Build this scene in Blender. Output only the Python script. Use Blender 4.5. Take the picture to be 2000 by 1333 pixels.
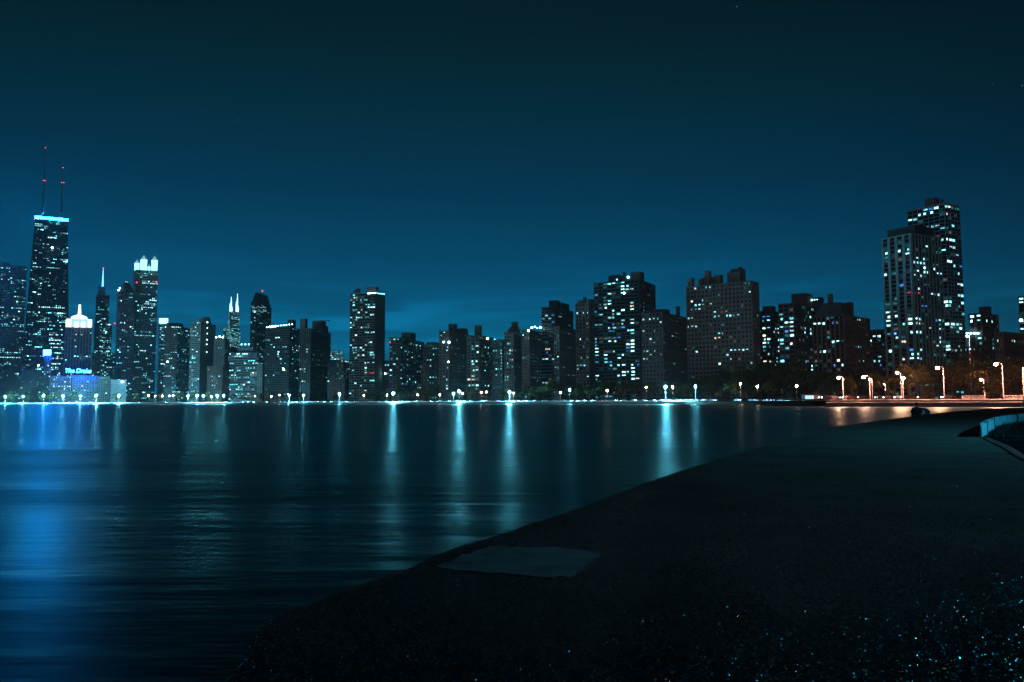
import bpy, math, random
from mathutils import Matrix, Vector

for o in list(bpy.data.objects):
    bpy.data.objects.remove(o, do_unlink=True)
SC = bpy.context.scene
COL = SC.collection
R = math.radians

# ------------------------------------------------------------------ camera
CAM_Z = 1.15            # above the pier pavement (z = 0)
WATER_Z = -0.95
FPX = 1555.6            # focal length in pixels of a 2000 px wide frame (28 mm on 36 mm)
PITCH = math.degrees(math.atan((784 - 666.5) / FPX))
ROLL = -0.22
cam_d = bpy.data.cameras.new('camera')
cam_d.sensor_width = 36.0
cam_d.lens = FPX * 36.0 / 2000.0
cam_d.clip_start = 0.1
cam_d.clip_end = 30000
cam = bpy.data.objects.new('camera', cam_d)
COL.objects.link(cam)
CR = Matrix.Rotation(R(90 + PITCH), 3, 'X') @ Matrix.Rotation(R(ROLL), 3, 'Z')
cam.matrix_world = Matrix.Translation((0, 0, CAM_Z)) @ CR.to_4x4()
SC.camera = cam
CRT = CR.transposed()

# ------------------------------------------------------------------ colour management, sampling
SC.view_settings.view_transform = 'Standard'
SC.view_settings.look = 'None'
SC.view_settings.exposure = 0.0
SC.view_settings.gamma = 1.0
SC.view_settings.use_curve_mapping = False
SC.render.engine = 'CYCLES'
cy = SC.cycles
cy.use_denoising = True
cy.use_light_tree = True
cy.max_bounces = 4
cy.diffuse_bounces = 2
cy.glossy_bounces = 3
cy.transmission_bounces = 2
cy.sample_clamp_direct = 0.0
cy.sample_clamp_indirect = 4.0
cy.caustics_reflective = False
cy.caustics_refractive = False


def lin(r, g, b):
    def f(c):
        c /= 255.0
        return c / 12.92 if c <= 0.04045 else ((c + 0.055) / 1.055) ** 2.4
    return (f(r), f(g), f(b), 1.0)


# ------------------------------------------------------------------ world: clear teal night sky with city glow
SUN_AZ, SUN_EL = 200.0, 9.0      # added weak fill light, low over the lake behind the camera
w = bpy.data.worlds.new('World')
SC.world = w
w.use_nodes = True
nt = w.node_tree
nt.nodes.clear()


def N(tree, t, **kw):
    n = tree.nodes.new(t)
    for k, v in kw.items():
        setattr(n, k, v)
    return n


def math_node(tree, op, a, b=None, clamp=False):
    n = tree.nodes.new('ShaderNodeMath')
    n.operation = op
    n.use_clamp = clamp
    for i, v in enumerate((a, b)):
        if v is None:
            continue
        if isinstance(v, (int, float)):
            n.inputs[i].default_value = v
        else:
            tree.links.new(v, n.inputs[i])
    return n.outputs[0]


L = nt.links.new
tc = N(nt, 'ShaderNodeTexCoord')
sep = N(nt, 'ShaderNodeSeparateXYZ')
L(tc.outputs['Generated'], sep.inputs[0])
elev = sep.outputs['Z']
ramp = N(nt, 'ShaderNodeValToRGB')
cr = ramp.color_ramp
SKY = [(0.0, (0, 105, 140)), (0.07, (0, 98, 136)), (0.12, (0, 84, 122)), (0.18, (0, 68, 103)), (0.26, (0, 51, 78)),
       (0.34, (1, 42, 58)), (0.43, (2, 30, 39)), (0.6, (3, 23, 29)), (1.0, (3, 19, 24))]
while len(cr.elements) < len(SKY):
    cr.elements.new(0.5)
for e, (p, c) in zip(cr.elements, SKY):
    e.position = p
    e.color = lin(*c)
L(math_node(nt, 'MAXIMUM', elev, 0.0), ramp.inputs[0])
# thin streaky clouds low over the city
mp = N(nt, 'ShaderNodeMapping')
mp.inputs['Scale'].default_value = (3.2, 3.2, 30.0)
mp.inputs['Rotation'].default_value = (0.0, R(2.5), 0.0)
L(tc.outputs['Generated'], mp.inputs[0])
nz = N(nt, 'ShaderNodeTexNoise')
nz.inputs['Scale'].default_value = 1.35
nz.inputs['Detail'].default_value = 4.0
nz.inputs['Roughness'].default_value = 0.5
nz.inputs['Distortion'].default_value = 0.5
L(mp.outputs[0], nz.inputs['Vector'])
mr = N(nt, 'ShaderNodeMapRange')
mr.interpolation_type = 'SMOOTHSTEP'
mr.inputs['From Min'].default_value = 0.46
mr.inputs['From Max'].default_value = 0.70
L(nz.outputs['Fac'], mr.inputs['Value'])
band = N(nt, 'ShaderNodeMapRange')
band.interpolation_type = 'SMOOTHSTEP'
band.inputs['From Min'].default_value = 0.21
band.inputs['From Max'].default_value = 0.08
L(elev, band.inputs['Value'])
cl = math_node(nt, 'MULTIPLY', mr.outputs[0], band.outputs[0])
cl = math_node(nt, 'MULTIPLY', cl, 0.85)
# city glow strongest toward downtown, fading with azimuth
dotn = N(nt, 'ShaderNodeVectorMath', operation='DOT_PRODUCT')
dotn.inputs[1].default_value = (math.sin(R(-9)), math.cos(R(-9)), 0)
L(tc.outputs['Generated'], dotn.inputs[0])
az = N(nt, 'ShaderNodeMapRange')
az.interpolation_type = 'SMOOTHSTEP'
az.inputs['From Min'].default_value = 0.55
az.inputs['From Max'].default_value = 1.0
az.inputs['To Min'].default_value = 0.30
az.inputs['To Max'].default_value = 1.0
L(dotn.outputs['Value'], az.inputs['Value'])
gain = math_node(nt, 'MULTIPLY', math_node(nt, 'ADD', cl, 1.0), az.outputs[0])
sc_ = N(nt, 'ShaderNodeVectorMath', operation='SCALE')
L(ramp.outputs['Color'], sc_.inputs[0])
L(gain, sc_.inputs['Scale'])
sky = N(nt, 'ShaderNodeTexSky')
sky.sky_type = 'NISHITA'
sky.sun_disc = False
sky.sun_elevation = R(SUN_EL)
sky.sun_rotation = R(SUN_AZ)
nsc = N(nt, 'ShaderNodeVectorMath', operation='MULTIPLY')
nsc.inputs[1].default_value = (0.0001, 0.0006, 0.0010)
L(sky.outputs[0], nsc.inputs[0])
addn = N(nt, 'ShaderNodeVectorMath', operation='ADD')
L(sc_.outputs[0], addn.inputs[0])
L(nsc.outputs[0], addn.inputs[1])
# a few faint stars
vor = N(nt, 'ShaderNodeTexVoronoi')
vor.inputs['Scale'].default_value = 26.0
L(tc.outputs['Generated'], vor.inputs['Vector'])
st = math_node(nt, 'LESS_THAN', vor.outputs['Distance'], 0.018)
stv = N(nt, 'ShaderNodeSeparateColor')
L(vor.outputs['Color'], stv.inputs[0])
st = math_node(nt, 'MULTIPLY', st, math_node(nt, 'GREATER_THAN', stv.outputs[0], 0.55))
st = math_node(nt, 'MULTIPLY', st, math_node(nt, 'GREATER_THAN', elev, 0.12))
stc = N(nt, 'ShaderNodeVectorMath', operation='SCALE')
stc.inputs[0].default_value = (0.05, 0.16, 0.2)
L(st, stc.inputs['Scale'])
add2 = N(nt, 'ShaderNodeVectorMath', operation='ADD')
L(addn.outputs[0], add2.inputs[0])
L(stc.outputs[0], add2.inputs[1])
bg = N(nt, 'ShaderNodeBackground')
bg.inputs['Strength'].default_value = 1.0
L(add2.outputs[0], bg.inputs['Color'])
wo = N(nt, 'ShaderNodeOutputWorld')
L(bg.outputs[0], wo.inputs[0])

# ------------------------------------------------------------------ weak fill light added to lift the facades
sun_d = bpy.data.lights.new('fill_sun', 'SUN')
sun_d.energy = 0.06
sun_d.angle = R(0.5)
sun_d.color = (1.0, 0.80, 0.70)
sun = bpy.data.objects.new('fill_sun', sun_d)
COL.objects.link(sun)
sv = Vector((math.sin(R(SUN_AZ)) * math.cos(R(SUN_EL)), math.cos(R(SUN_AZ)) * math.cos(R(SUN_EL)), math.sin(R(SUN_EL))))
sun.rotation_euler = sv.to_track_quat('Z', 'Y').to_euler()

# ================================================================== helpers
random.seed(7)


def ray(u, v):
    return CR @ Vector(((u - 1000.0) / FPX, (666.5 - v) / FPX, -1.0))


def at(u, v, D):
    """point on the sight line through photo pixel (u, v) at distance D along +Y"""
    d = ray(u, v)
    t = D / d.y
    return Vector((d.x * t, D, CAM_Z + d.z * t))


def onz(u, v, z=0.0):
    d = ray(u, v)
    t = (z - CAM_Z) / d.z
    return Vector((d.x * t, d.y * t, z))


def pix(p):
    q = CRT @ (Vector(p) - Vector((0, 0, CAM_Z)))
    return (1000 + FPX * q.x / -q.z, 666.5 - FPX * q.y / -q.z)


class MB:
    def __init__(self):
        self.v = []
        self.f = []

    def poly(self, pts):
        n = len(self.v)
        self.v += [tuple(p) for p in pts]
        self.f.append(tuple(range(n, n + len(pts))))

    def hexa(self, p):
        """p: 8 points, bottom ring 0-3 counterclockwise, top ring 4-7"""
        n = len(self.v)
        self.v += [tuple(q) for q in p]
        for f in ((3, 2, 1, 0), (4, 5, 6, 7), (0, 1, 5, 4), (1, 2, 6, 5), (2, 3, 7, 6), (3, 0, 4, 7)):
            self.f.append(tuple(n + i for i in f))

    def box(self, x0, x1, y0, y1, z0, z1):
        self.hexa([(x0, y0, z0), (x1, y0, z0), (x1, y1, z0), (x0, y1, z0),
                   (x0, y0, z1), (x1, y0, z1), (x1, y1, z1), (x0, y1, z1)])

    def obox(self, o, e, n, a0, a1, d0, d1, z0, z1):
        """box along unit e from a0..a1, along n from d0..d1"""
        def q(a, d, z):
            return (o[0] + e[0] * a + n[0] * d, o[1] + e[1] * a + n[1] * d, o[2] + z)
        self.hexa([q(a0, d0, z0), q(a1, d0, z0), q(a1, d1, z0), q(a0, d1, z0),
                   q(a0, d0, z1), q(a1, d0, z1), q(a1, d1, z1), q(a0, d1, z1)])

    def tube(self, pts, rads, seg=8, cap=True):
        pts = [Vector(p) for p in pts]
        rings = []
        for i, p in enumerate(pts):
            d = (pts[min(i + 1, len(pts) - 1)] - pts[max(i - 1, 0)])
            if d.length < 1e-9:
                d = Vector((0, 0, 1))
            d.normalize()
            up = Vector((0, 0, 1)) if abs(d.z) < 0.95 else Vector((1, 0, 0))
            a = d.cross(up).normalized()
            b = d.cross(a)
            n = len(self.v)
            for k in range(seg):
                t = 2 * math.pi * k / seg
                self.v.append(tuple(p + (a * math.cos(t) + b * math.sin(t)) * rads[i]))
            rings.append(n)
        for i in range(len(rings) - 1):
            for k in range(seg):
                a0, a1 = rings[i] + k, rings[i] + (k + 1) % seg
                b0, b1 = rings[i + 1] + k, rings[i + 1] + (k + 1) % seg
                self.f.append((a0, a1, b1, b0))
        if cap:
            self.f.append(tuple(rings[0] + k for k in range(seg))[::-1])
            self.f.append(tuple(rings[-1] + k for k in range(seg)))

    def ball(self, c, rx, ry, rz, seg=10, rings=6):
        base = len(self.v)
        self.v.append((c[0], c[1], c[2] - rz))
        for i in range(1, rings):
            t = math.pi * i / rings
            for k in range(seg):
                a = 2 * math.pi * k / seg
                self.v.append((c[0] + rx * math.sin(t) * math.cos(a), c[1] + ry * math.sin(t) * math.sin(a), c[2] - rz * math.cos(t)))
        self.v.append((c[0], c[1], c[2] + rz))
        last = len(self.v) - 1
        for k in range(seg):
            self.f.append((base, base + 1 + (k + 1) % seg, base + 1 + k))
            self.f.append((last, last - seg + k, last - seg + (k + 1) % seg))
        for i in range(rings - 2):
            for k in range(seg):
                a = base + 1 + i * seg
                b = a + seg
                self.f.append((a + k, a + (k + 1) % seg, b + (k + 1) % seg, b + k))

    def mesh(self, name, mat, smooth=False):
        me = bpy.data.meshes.new(name)
        me.from_pydata(self.v, [], self.f)
        me.materials.append(mat)
        if smooth:
            me.polygons.foreach_set('use_smooth', [True] * len(me.polygons))
        me.update()
        return me

    def build(self, name, mat, parent=None, loc=None, smooth=False):
        o = bpy.data.objects.new(name, self.mesh(name, mat, smooth))
        COL.objects.link(o)
        if parent:
            o.parent = parent
        if loc is not None:
            o.location = loc
        return o


def tag(o, label=None, cat=None, group=None, kind=None):
    if label:
        o['label'] = label
    if cat:
        o['category'] = cat
    if group:
        o['group'] = group
    if kind:
        o['kind'] = kind
    return o


def empty(name, loc, rz=0.0):
    e = bpy.data.objects.new(name, None)
    e.empty_display_size = 0.5
    COL.objects.link(e)
    e.location = loc
    e.rotation_euler = (0, 0, rz)
    return e


def copy_tree(o, parent=None):
    c = o.copy()
    COL.objects.link(c)
    c.parent = parent
    for ch in list(o.children):
        copy_tree(ch, c)
    return c


ORD = ['first', 'second', 'third', 'fourth', 'fifth', 'sixth', 'seventh', 'eighth', 'ninth', 'tenth', 'eleventh', 'twelfth',
       'thirteenth', 'fourteenth', 'fifteenth', 'sixteenth', 'seventeenth', 'eighteenth', 'nineteenth', 'twentieth']


def ordinal(i):
    if i < 20:
        return ORD[i]
    t, r = divmod(i + 1, 10)
    tens = {2: 'twenty', 3: 'thirty', 4: 'forty', 5: 'fifty'}[t]
    if r == 0:
        return {2: 'twentieth', 3: 'thirtieth', 4: 'fortieth', 5: 'fiftieth'}[t]
    return tens + '-' + ORD[r - 1]


# ------------------------------------------------------------------ materials
MATS = {}


def base_mat(name):
    m = bpy.data.materials.new(name)
    m.use_nodes = True
    b = m.node_tree.nodes['Principled BSDF']
    return m, m.node_tree, b


def wall_mat(col, rough=0.85, var=0.25, scale=0.15, key=None, bump=0.0, spec=0.3):
    k = ('w', tuple(col), rough, var, scale, bump, spec)
    if k in MATS:
        return MATS[k]
    m, t, b = base_mat(key or 'masonry')
    g = N(t, 'ShaderNodeNewGeometry')
    n = N(t, 'ShaderNodeTexNoise')
    n.inputs['Scale'].default_value = scale
    n.inputs['Detail'].default_value = 6
    n.inputs['Roughness'].default_value = 0.65
    t.links.new(g.outputs['Position'], n.inputs['Vector'])
    r = N(t, 'ShaderNodeValToRGB')
    c = Vector(col[:3])
    r.color_ramp.elements[0].position = 0.3
    r.color_ramp.elements[1].position = 0.7
    r.color_ramp.elements[0].color = (*(c * (1 - var)), 1)
    r.color_ramp.elements[1].color = (*(c * (1 + var)), 1)
    t.links.new(n.outputs['Fac'], r.inputs[0])
    t.links.new(r.outputs[0], b.inputs['Base Color'])
    b.inputs['Roughness'].default_value = rough
    b.inputs['Specular IOR Level'].default_value = spec
    if bump:
        n2 = N(t, 'ShaderNodeTexNoise')
        n2.inputs['Scale'].default_value = scale * 12
        n2.inputs['Detail'].default_value = 6
        t.links.new(g.outputs['Position'], n2.inputs['Vector'])
        bp = N(t, 'ShaderNodeBump')
        bp.inputs['Strength'].default_value = bump
        bp.inputs['Distance'].default_value = 0.05
        t.links.new(n2.outputs['Fac'], bp.inputs['Height'])
        t.links.new(bp.outputs[0], b.inputs['Normal'])
    MATS[k] = m
    return m


def glass_mat():
    if 'glass' in MATS:
        return MATS['glass']
    m, t, b = base_mat('dark_window_glass')
    b.inputs['Base Color'].default_value = (0.012, 0.014, 0.016, 1)
    b.inputs['Roughness'].default_value = 0.22
    b.inputs['Specular IOR Level'].default_value = 0.35
    MATS['glass'] = m
    return m


def metal_mat(col=(0.12, 0.12, 0.12), rough=0.5, metallic=0.6, key='painted_metal'):
    k = ('m', tuple(col), rough, metallic)
    if k in MATS:
        return MATS[k]
    m, t, b = base_mat(key)
    b.inputs['Base Color'].default_value = (*col, 1)
    b.inputs['Roughness'].default_value = rough
    b.inputs['Metallic'].default_value = metallic
    MATS[k] = m
    return m


def emit_mat(col, strength, key='lit_glass', sample=True):
    k = ('e', tuple(round(c, 3) for c in col), round(strength, 3), sample)
    if k in MATS:
        return MATS[k]
    m, t, b = base_mat(key)
    b.inputs['Base Color'].default_value = (0.02, 0.02, 0.02, 1)
    b.inputs['Emission Color'].default_value = (*col, 1)
    b.inputs['Emission Strength'].default_value = strength
    if key.endswith('room'):
        g = N(t, 'ShaderNodeNewGeometry')
        n = N(t, 'ShaderNodeTexNoise')
        n.inputs['Scale'].default_value = 0.75
        n.inputs['Detail'].default_value = 2
        t.links.new(g.outputs['Position'], n.inputs['Vector'])
        r = N(t, 'ShaderNodeMapRange')
        r.inputs['From Min'].default_value = 0.3
        r.inputs['From Max'].default_value = 0.7
        r.inputs['To Min'].default_value = 0.15 * strength
        r.inputs['To Max'].default_value = 1.7 * strength
        t.links.new(n.outputs['Fac'], r.inputs['Value'])
        t.links.new(r.outputs[0], b.inputs['Emission Strength'])
    if not sample:
        m.cycles.emission_sampling = 'NONE'
    MATS[k] = m
    return m


COOL = (0.20, 0.84, 0.96)
WHITE = (0.46, 0.94, 1.0)
WARM = (1.0, 0.78, 0.62)
BLUE = (0.08, 0.32, 1.0)
TEAL = (0.10, 0.75, 0.80)
RED = (1.0, 0.04, 0.10)
GREEN = (0.02, 0.7, 0.45)


def win_mats():
    """weighted palette of lit rooms"""
    out = []
    for col, wgt in ((COOL, 5), (WHITE, 5), (TEAL, 3), (WARM, 0.8), (BLUE, 0.5)):
        for s, q in ((0.15, 3), (0.45, 4), (1.0, 3), (2.2, 1.8)):
            out.append((emit_mat(col, s, 'lit_room', sample=False), wgt * q))
    return out


WIN_L = [(emit_mat(c, k_, 'lit_room', False), w_ * q_) for c, w_ in ((COOL, 5), (WHITE, 5), (TEAL, 3), (BLUE, 0.3), (WARM, 0.2)) for k_, q_ in ((0.35, 3), (0.9, 3), (2.0, 2.5), (4.5, 1.2))]
WIN = win_mats()
WIN_M = [a for a, b in WIN]
WIN_W = [b for a, b in WIN]
CODE = {'': None, 's': emit_mat(WHITE, 6.0, 'bright_room', False), 'b': emit_mat(BLUE, 0.8, 'blue_room', False),
        'r': emit_mat(RED, 1.0, 'red_room', False), 'g': emit_mat(GREEN, 0.7, 'green_room', False),
        'w': emit_mat(WARM, 1.1, 'warm_room', False), 'd': emit_mat(TEAL, 0.25, 'dim_room', False),
        'm': emit_mat(WHITE, 2.6, 'well_lit_room', False)}


def parse(s, ox, oy, k):
    """'x,yc x,y' in enlarged-view units -> photo pixels"""
    out = []
    for tok in s.split():
        c = ''
        if tok[-1].isalpha():
            c, tok = tok[-1], tok[:-1]
        x, y = tok.split(',')
        out.append((ox + float(x) / k, oy + float(y) / k, c))
    return out


# ================================================================== the setting
def ground_mat(name, c0, c1, scale, rough=0.95):
    m, t, b = base_mat(name)
    g = N(t, 'ShaderNodeNewGeometry')
    n = N(t, 'ShaderNodeTexNoise')
    n.inputs['Scale'].default_value = scale
    n.inputs['Detail'].default_value = 8
    t.links.new(g.outputs['Position'], n.inputs['Vector'])
    r = N(t, 'ShaderNodeValToRGB')
    r.color_ramp.elements[0].position = 0.3
    r.color_ramp.elements[0].color = (*c0, 1)
    r.color_ramp.elements[1].position = 0.7
    r.color_ramp.elements[1].color = (*c1, 1)
    t.links.new(n.outputs['Fac'], r.inputs[0])
    t.links.new(r.outputs[0], b.inputs['Base Color'])
    b.inputs['Roughness'].default_value = rough
    b.inputs['Specular IOR Level'].default_value = 0.0
    return m


def water_mat():
    m, t, b = base_mat('lake_water')
    g = N(t, 'ShaderNodeNewGeometry')
    def wave(sx, sy, scale, detail, rot=0.0):
        mp = N(t, 'ShaderNodeMapping')
        mp.inputs['Scale'].default_value = (sx, sy, 1)
        mp.inputs['Rotation'].default_value = (0, 0, R(rot))
        t.links.new(g.outputs['Position'], mp.inputs[0])
        n = N(t, 'ShaderNodeTexNoise')
        n.inputs['Scale'].default_value = scale
        n.inputs['Detail'].default_value = detail
        n.inputs['Roughness'].default_value = 0.55
        t.links.new(mp.outputs[0], n.inputs['Vector'])
        return n.outputs['Fac']
    big = wave(0.10, 0.42, 0.45, 3, 6)
    small = wave(0.5, 2.0, 1.0, 3, -4)
    h = math_node(t, 'ADD', math_node(t, 'MULTIPLY', big, 0.36), math_node(t, 'MULTIPLY', small, 0.08))
    bp = N(t, 'ShaderNodeBump')
    bp.inputs['Strength'].default_value = 1.0
    bp.inputs['Distance'].default_value = 0.19
    t.links.new(h, bp.inputs['Height'])
    # calm slicks and ruffled patches
    pt = wave(0.02, 0.11, 1.0, 4, 3)
    rg = N(t, 'ShaderNodeMapRange')
    rg.inputs['From Min'].default_value = 0.35
    rg.inputs['From Max'].default_value = 0.65
    rg.inputs['To Min'].default_value = 0.28
    rg.inputs['To Max'].default_value = 0.41
    t.links.new(pt, rg.inputs['Value'])
    t.nodes.remove(b)
    df = N(t, 'ShaderNodeBsdfDiffuse')
    df.inputs['Color'].default_value = (0.016, 0.017, 0.013, 1)
    gl = N(t, 'ShaderNodeBsdfGlossy')
    gl.inputs['Color'].default_value = (0.54, 0.80, 0.76, 1)
    t.links.new(rg.outputs[0], gl.inputs['Roughness'])
    t.links.new(bp.outputs[0], gl.inputs['Normal'])
    fr = N(t, 'ShaderNodeFresnel')
    fr.inputs['IOR'].default_value = 1.33
    t.links.new(bp.outputs[0], fr.inputs['Normal'])
    mx = N(t, 'ShaderNodeMixShader')
    t.links.new(math_node(t, 'MULTIPLY', fr.outputs[0], 0.48, True), mx.inputs[0])
    t.links.new(df.outputs[0], mx.inputs[1])
    t.links.new(gl.outputs[0], mx.inputs[2])
    t.links.new(mx.outputs[0], t.nodes['Material Output'].inputs[0])
    return m


mb = MB()
mb.poly([(-4900, -300, WATER_Z), (3000, -300, WATER_Z), (3000, 3000, WATER_Z), (-4900, 3000, WATER_Z)])
tag(mb.build('water', water_mat()), kind='structure')

# shore line: photo column -> distance
SHORE = [(2000, 216), (1900, 224), (1800, 233), (1700, 243), (1612, 252)]
SHORE2 = [(1588, 330), (1500, 390), (1420, 430), (1345, 465), (1300, 480), (1200, 530), (1110, 575), (1050, 605), (995, 640), (890, 695), (767, 755),
          (663, 800), (565, 840), (470, 870), (350, 920), (232, 970), (123, 1010), (10, 1045), (-120, 1080)]


def shore_d(x):
    pts = sorted(SHORE2 + [(1612, 252)] + SHORE)
    for (a, da), (b, db) in zip(pts, pts[1:]):
        if a <= x <= b:
            return da + (db - da) * (x - a) / (b - a)
    return pts[0][1] if x < pts[0][0] else pts[-1][1]


def gx(x, D):
    """world x of photo column x on the horizon at distance D"""
    return at(x, 784 - (x - 1000) * math.tan(R(-ROLL)), D).x


LAND_Z = 0.55
ground = ground_mat('park_ground', (0.035, 0.045, 0.02), (0.09, 0.08, 0.05), 0.35)
mb = MB()
front = [(gx(x, d), d) for x, d in SHORE2]
poly = [(600, 120), (300, 190)] + [(gx(x, d + 8), d + 8) for x, d in SHORE] + front + [(-1500, 1180), (-4900, 1500), (-4900, 6400), (4900, 6400), (4900, 120)]
mb.poly([(x, y, LAND_Z) for x, y in poly][::-1])
tag(mb.build('ground', ground), kind='structure')

# long concrete seawall with a lower ledge, curving along the far shore
conc = wall_mat((0.36, 0.34, 0.32), 0.9, 0.3, 0.4, 'weathered_concrete', 0.2)
pale = wall_mat((0.62, 0.63, 0.62), 0.8, 0.15, 0.5, 'pale_concrete', 0.1)
sw = empty('seawall', (0, 0, 0))
tag(sw, 'long pale concrete seawall with lower ledge curving along the far lake shore', 'seawall')
body, ledge, parapet = MB(), MB(), MB()
line = [(gx(x, d), d) for x, d in SHORE2 if x <= 1345]
for i, ((x0, y0), (x1, y1)) in enumerate(zip(line, line[1:])):
    e = Vector((x1 - x0, y1 - y0, 0))
    ln = e.length
    e /= ln
    n = Vector((e.y, -e.x, 0))
    if n.y > 0:
        n = -n
    o = (x0, y0, 0)
    body.obox(o, e, n, -0.3, ln, -2.0, 0.25, WATER_Z - 0.4, LAND_Z + 0.02)
    ledge.obox(o, e, n, -0.5, ln, 0.25, 2.6, WATER_Z - 0.4, WATER_Z + 0.55)
    parapet.obox(o, e, n, -0.3, ln, -5.4, -5.0, LAND_Z, LAND_Z + 0.75)
body.build('wall', conc, sw)
ledge.build('ledge', conc, sw)
parapet.build('parapet', pale, sw)

# road behind the parapet
asph = ground_mat('asphalt', (0.035, 0.035, 0.037), (0.065, 0.064, 0.062), 0.8, 0.8)
mb = MB()
rd = [(gx(x, d) + (3 if x > 1200 else 0), d + 6.5) for x, d in SHORE2]
for (x0, y0), (x1, y1) in zip(rd, rd[1:]):
    e = Vector((x1 - x0, y1 - y0, 0)).normalized()
    n = Vector((e.y, -e.x, 0))
    if n.y < 0:
        n = -n
    mb.poly([(x0, y0, LAND_Z + 0.006), (x0 + n.x * 13, y0 + n.y * 13, LAND_Z + 0.006), (x1 + n.x * 13, y1 + n.y * 13, LAND_Z + 0.006), (x1, y1, LAND_Z + 0.006)])
tag(mb.build('road', asph), kind='structure')

# sandy beach between the seawall and the raised quay
sand = ground_mat('beach_sand', (0.16, 0.11, 0.08), (0.26, 0.19, 0.14), 0.5)
mb = MB()
bp_ = [(x, d) for x, d in SHORE2 if x >= 1345]
for (x0, d0), (x1, d1) in zip(bp_, bp_[1:]):
    a, b = (gx(x0, d0), d0), (gx(x1, d1), d1)
    mb.poly([(a[0] - 7, a[1] - 13, WATER_Z - 0.25), (a[0] + 0.5, a[1] + 1, LAND_Z + 0.01), (b[0] + 0.5, b[1] + 1, LAND_Z + 0.01), (b[0] - 7, b[1] - 13, WATER_Z - 0.25)])
tag(mb.build('beach', sand), kind='structure')

# raised stone quay on the near right shore: two steps
QZ = 1.08
quay = empty('quay', (0, 0, 0))
tag(quay, 'stepped stone quay with lamp posts and trees at the near shore', 'quay')
qdeck, qstep = MB(), MB()
ql = [(260, 190)] + [(gx(x, d), d) for x, d in SHORE]
for (x0, y0), (x1, y1) in zip(ql, ql[1:]):
    e = Vector((x1 - x0, y1 - y0, 0))
    ln = e.length
    e /= ln
    n = Vector((-e.y, e.x, 0))
    if n.y > 0:
        n = -n
    qstep.obox((x0, y0, 0), e, n, -0.2, ln, -3.2, 0.0, WATER_Z - 0.4, 0.36)
    qdeck.obox((x0, y0, 0), e, n, -0.2, ln, -14.0, -3.2, WATER_Z - 0.4, QZ)
qcop = [MB(), MB()]
for (x0, y0), (x1, y1) in zip(ql, ql[1:]):
    e = Vector((x1 - x0, y1 - y0, 0))
    ln = e.length
    e /= ln
    n = Vector((-e.y, e.x, 0))
    if n.y > 0:
        n = -n
    for m_, (d0, zt) in zip(qcop, ((0.0, 0.36), (-3.2, QZ))):
        def qq(a, d, z):
            return (x0 + e.x * a + n.x * d, y0 + e.y * a + n.y * d, z)
        m_.hexa([qq(0, d0 - 0.5, zt - 0.1), qq(ln, d0 - 0.5, zt - 0.1), qq(ln, d0 + 0.25, zt - 0.12), qq(0, d0 + 0.25, zt - 0.12),
                 qq(0, d0 - 0.5, zt + 0.16), qq(ln, d0 - 0.5, zt + 0.16), qq(ln, d0 + 0.25, zt - 0.04), qq(0, d0 + 0.25, zt - 0.04)])
for m_ in qcop:
    m_.build('coping', wall_mat((0.5, 0.46, 0.42), 0.8, 0.25, 0.8, 'quay_coping', 0.1), quay)
qstep.build('step', wall_mat((0.34, 0.30, 0.27), 0.85, 0.3, 0.6, 'quay_stone', 0.2), quay)
qdeck.build('deck', wall_mat((0.32, 0.27, 0.24), 0.85, 0.3, 0.5, 'quay_paving', 0.2), quay)
# lawn behind the quay
mb = MB()
q2 = [(260, 190)] + [(gx(x, d), d) for x, d in SHORE]
for (x0, y0), (x1, y1) in zip(q2, q2[1:]):
    mb.poly([(x0, y0 + 12, QZ - 0.05), (x0, y0 + 130, QZ + 0.6), (x1, y1 + 130, QZ + 0.6), (x1, y1 + 12, QZ - 0.05)])
tag(mb.build('lawn', ground_mat('dry_lawn', (0.05, 0.05, 0.02), (0.11, 0.09, 0.05), 0.5)), kind='structure')


# ------------------------------------------------------------------ the pier in the foreground
def pave_mat():
    m, t, b = base_mat('pier_pavement')
    g = N(t, 'ShaderNodeNewGeometry')
    n = N(t, 'ShaderNodeTexNoise')
    n.inputs['Scale'].default_value = 0.7
    n.inputs['Detail'].default_value = 9
    n.inputs['Roughness'].default_value = 0.7
    t.links.new(g.outputs['Position'], n.inputs['Vector'])
    r = N(t, 'ShaderNodeValToRGB')
    r.color_ramp.elements[0].position = 0.3
    r.color_ramp.elements[0].color = (0.13, 0.055, 0.045, 1)
    r.color_ramp.elements[1].position = 0.75
    r.color_ramp.elements[1].color = (0.27, 0.115, 0.095, 1)
    t.links.new(n.outputs['Fac'], r.inputs[0])
    t.links.new(r.outputs[0], b.inputs['Base Color'])
    # exposed aggregate: grains of slightly different tone with fine relief
    v = N(t, 'ShaderNodeTexVoronoi')
    v.inputs['Scale'].default_value = 95.0
    t.links.new(g.outputs['Position'], v.inputs['Vector'])
    sp = N(t, 'ShaderNodeSeparateColor')
    t.links.new(v.outputs['Color'], sp.inputs[0])
    gr = N(t, 'ShaderNodeMapRange')
    gr.inputs['To Min'].default_value = 0.25
    gr.inputs['To Max'].default_value = 2.0
    t.links.new(sp.outputs[0], gr.inputs['Value'])
    mc = N(t, 'ShaderNodeVectorMath', operation='SCALE')
    t.links.new(r.outputs[0], mc.inputs[0])
    t.links.new(gr.outputs[0], mc.inputs['Scale'])
    t.links.new(mc.outputs[0], b.inputs['Base Color'])
    bp = N(t, 'ShaderNodeBump')
    bp.inputs['Strength'].default_value = 0.6
    bp.inputs['Distance'].default_value = 0.004
    t.links.new(v.outputs['Distance'], bp.inputs['Height'])
    t.links.new(bp.outputs[0], b.inputs['Normal'])
    b.inputs['Roughness'].default_value = 1.0
    b.inputs['Specular IOR Level'].default_value = 0.0
    return m


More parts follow.
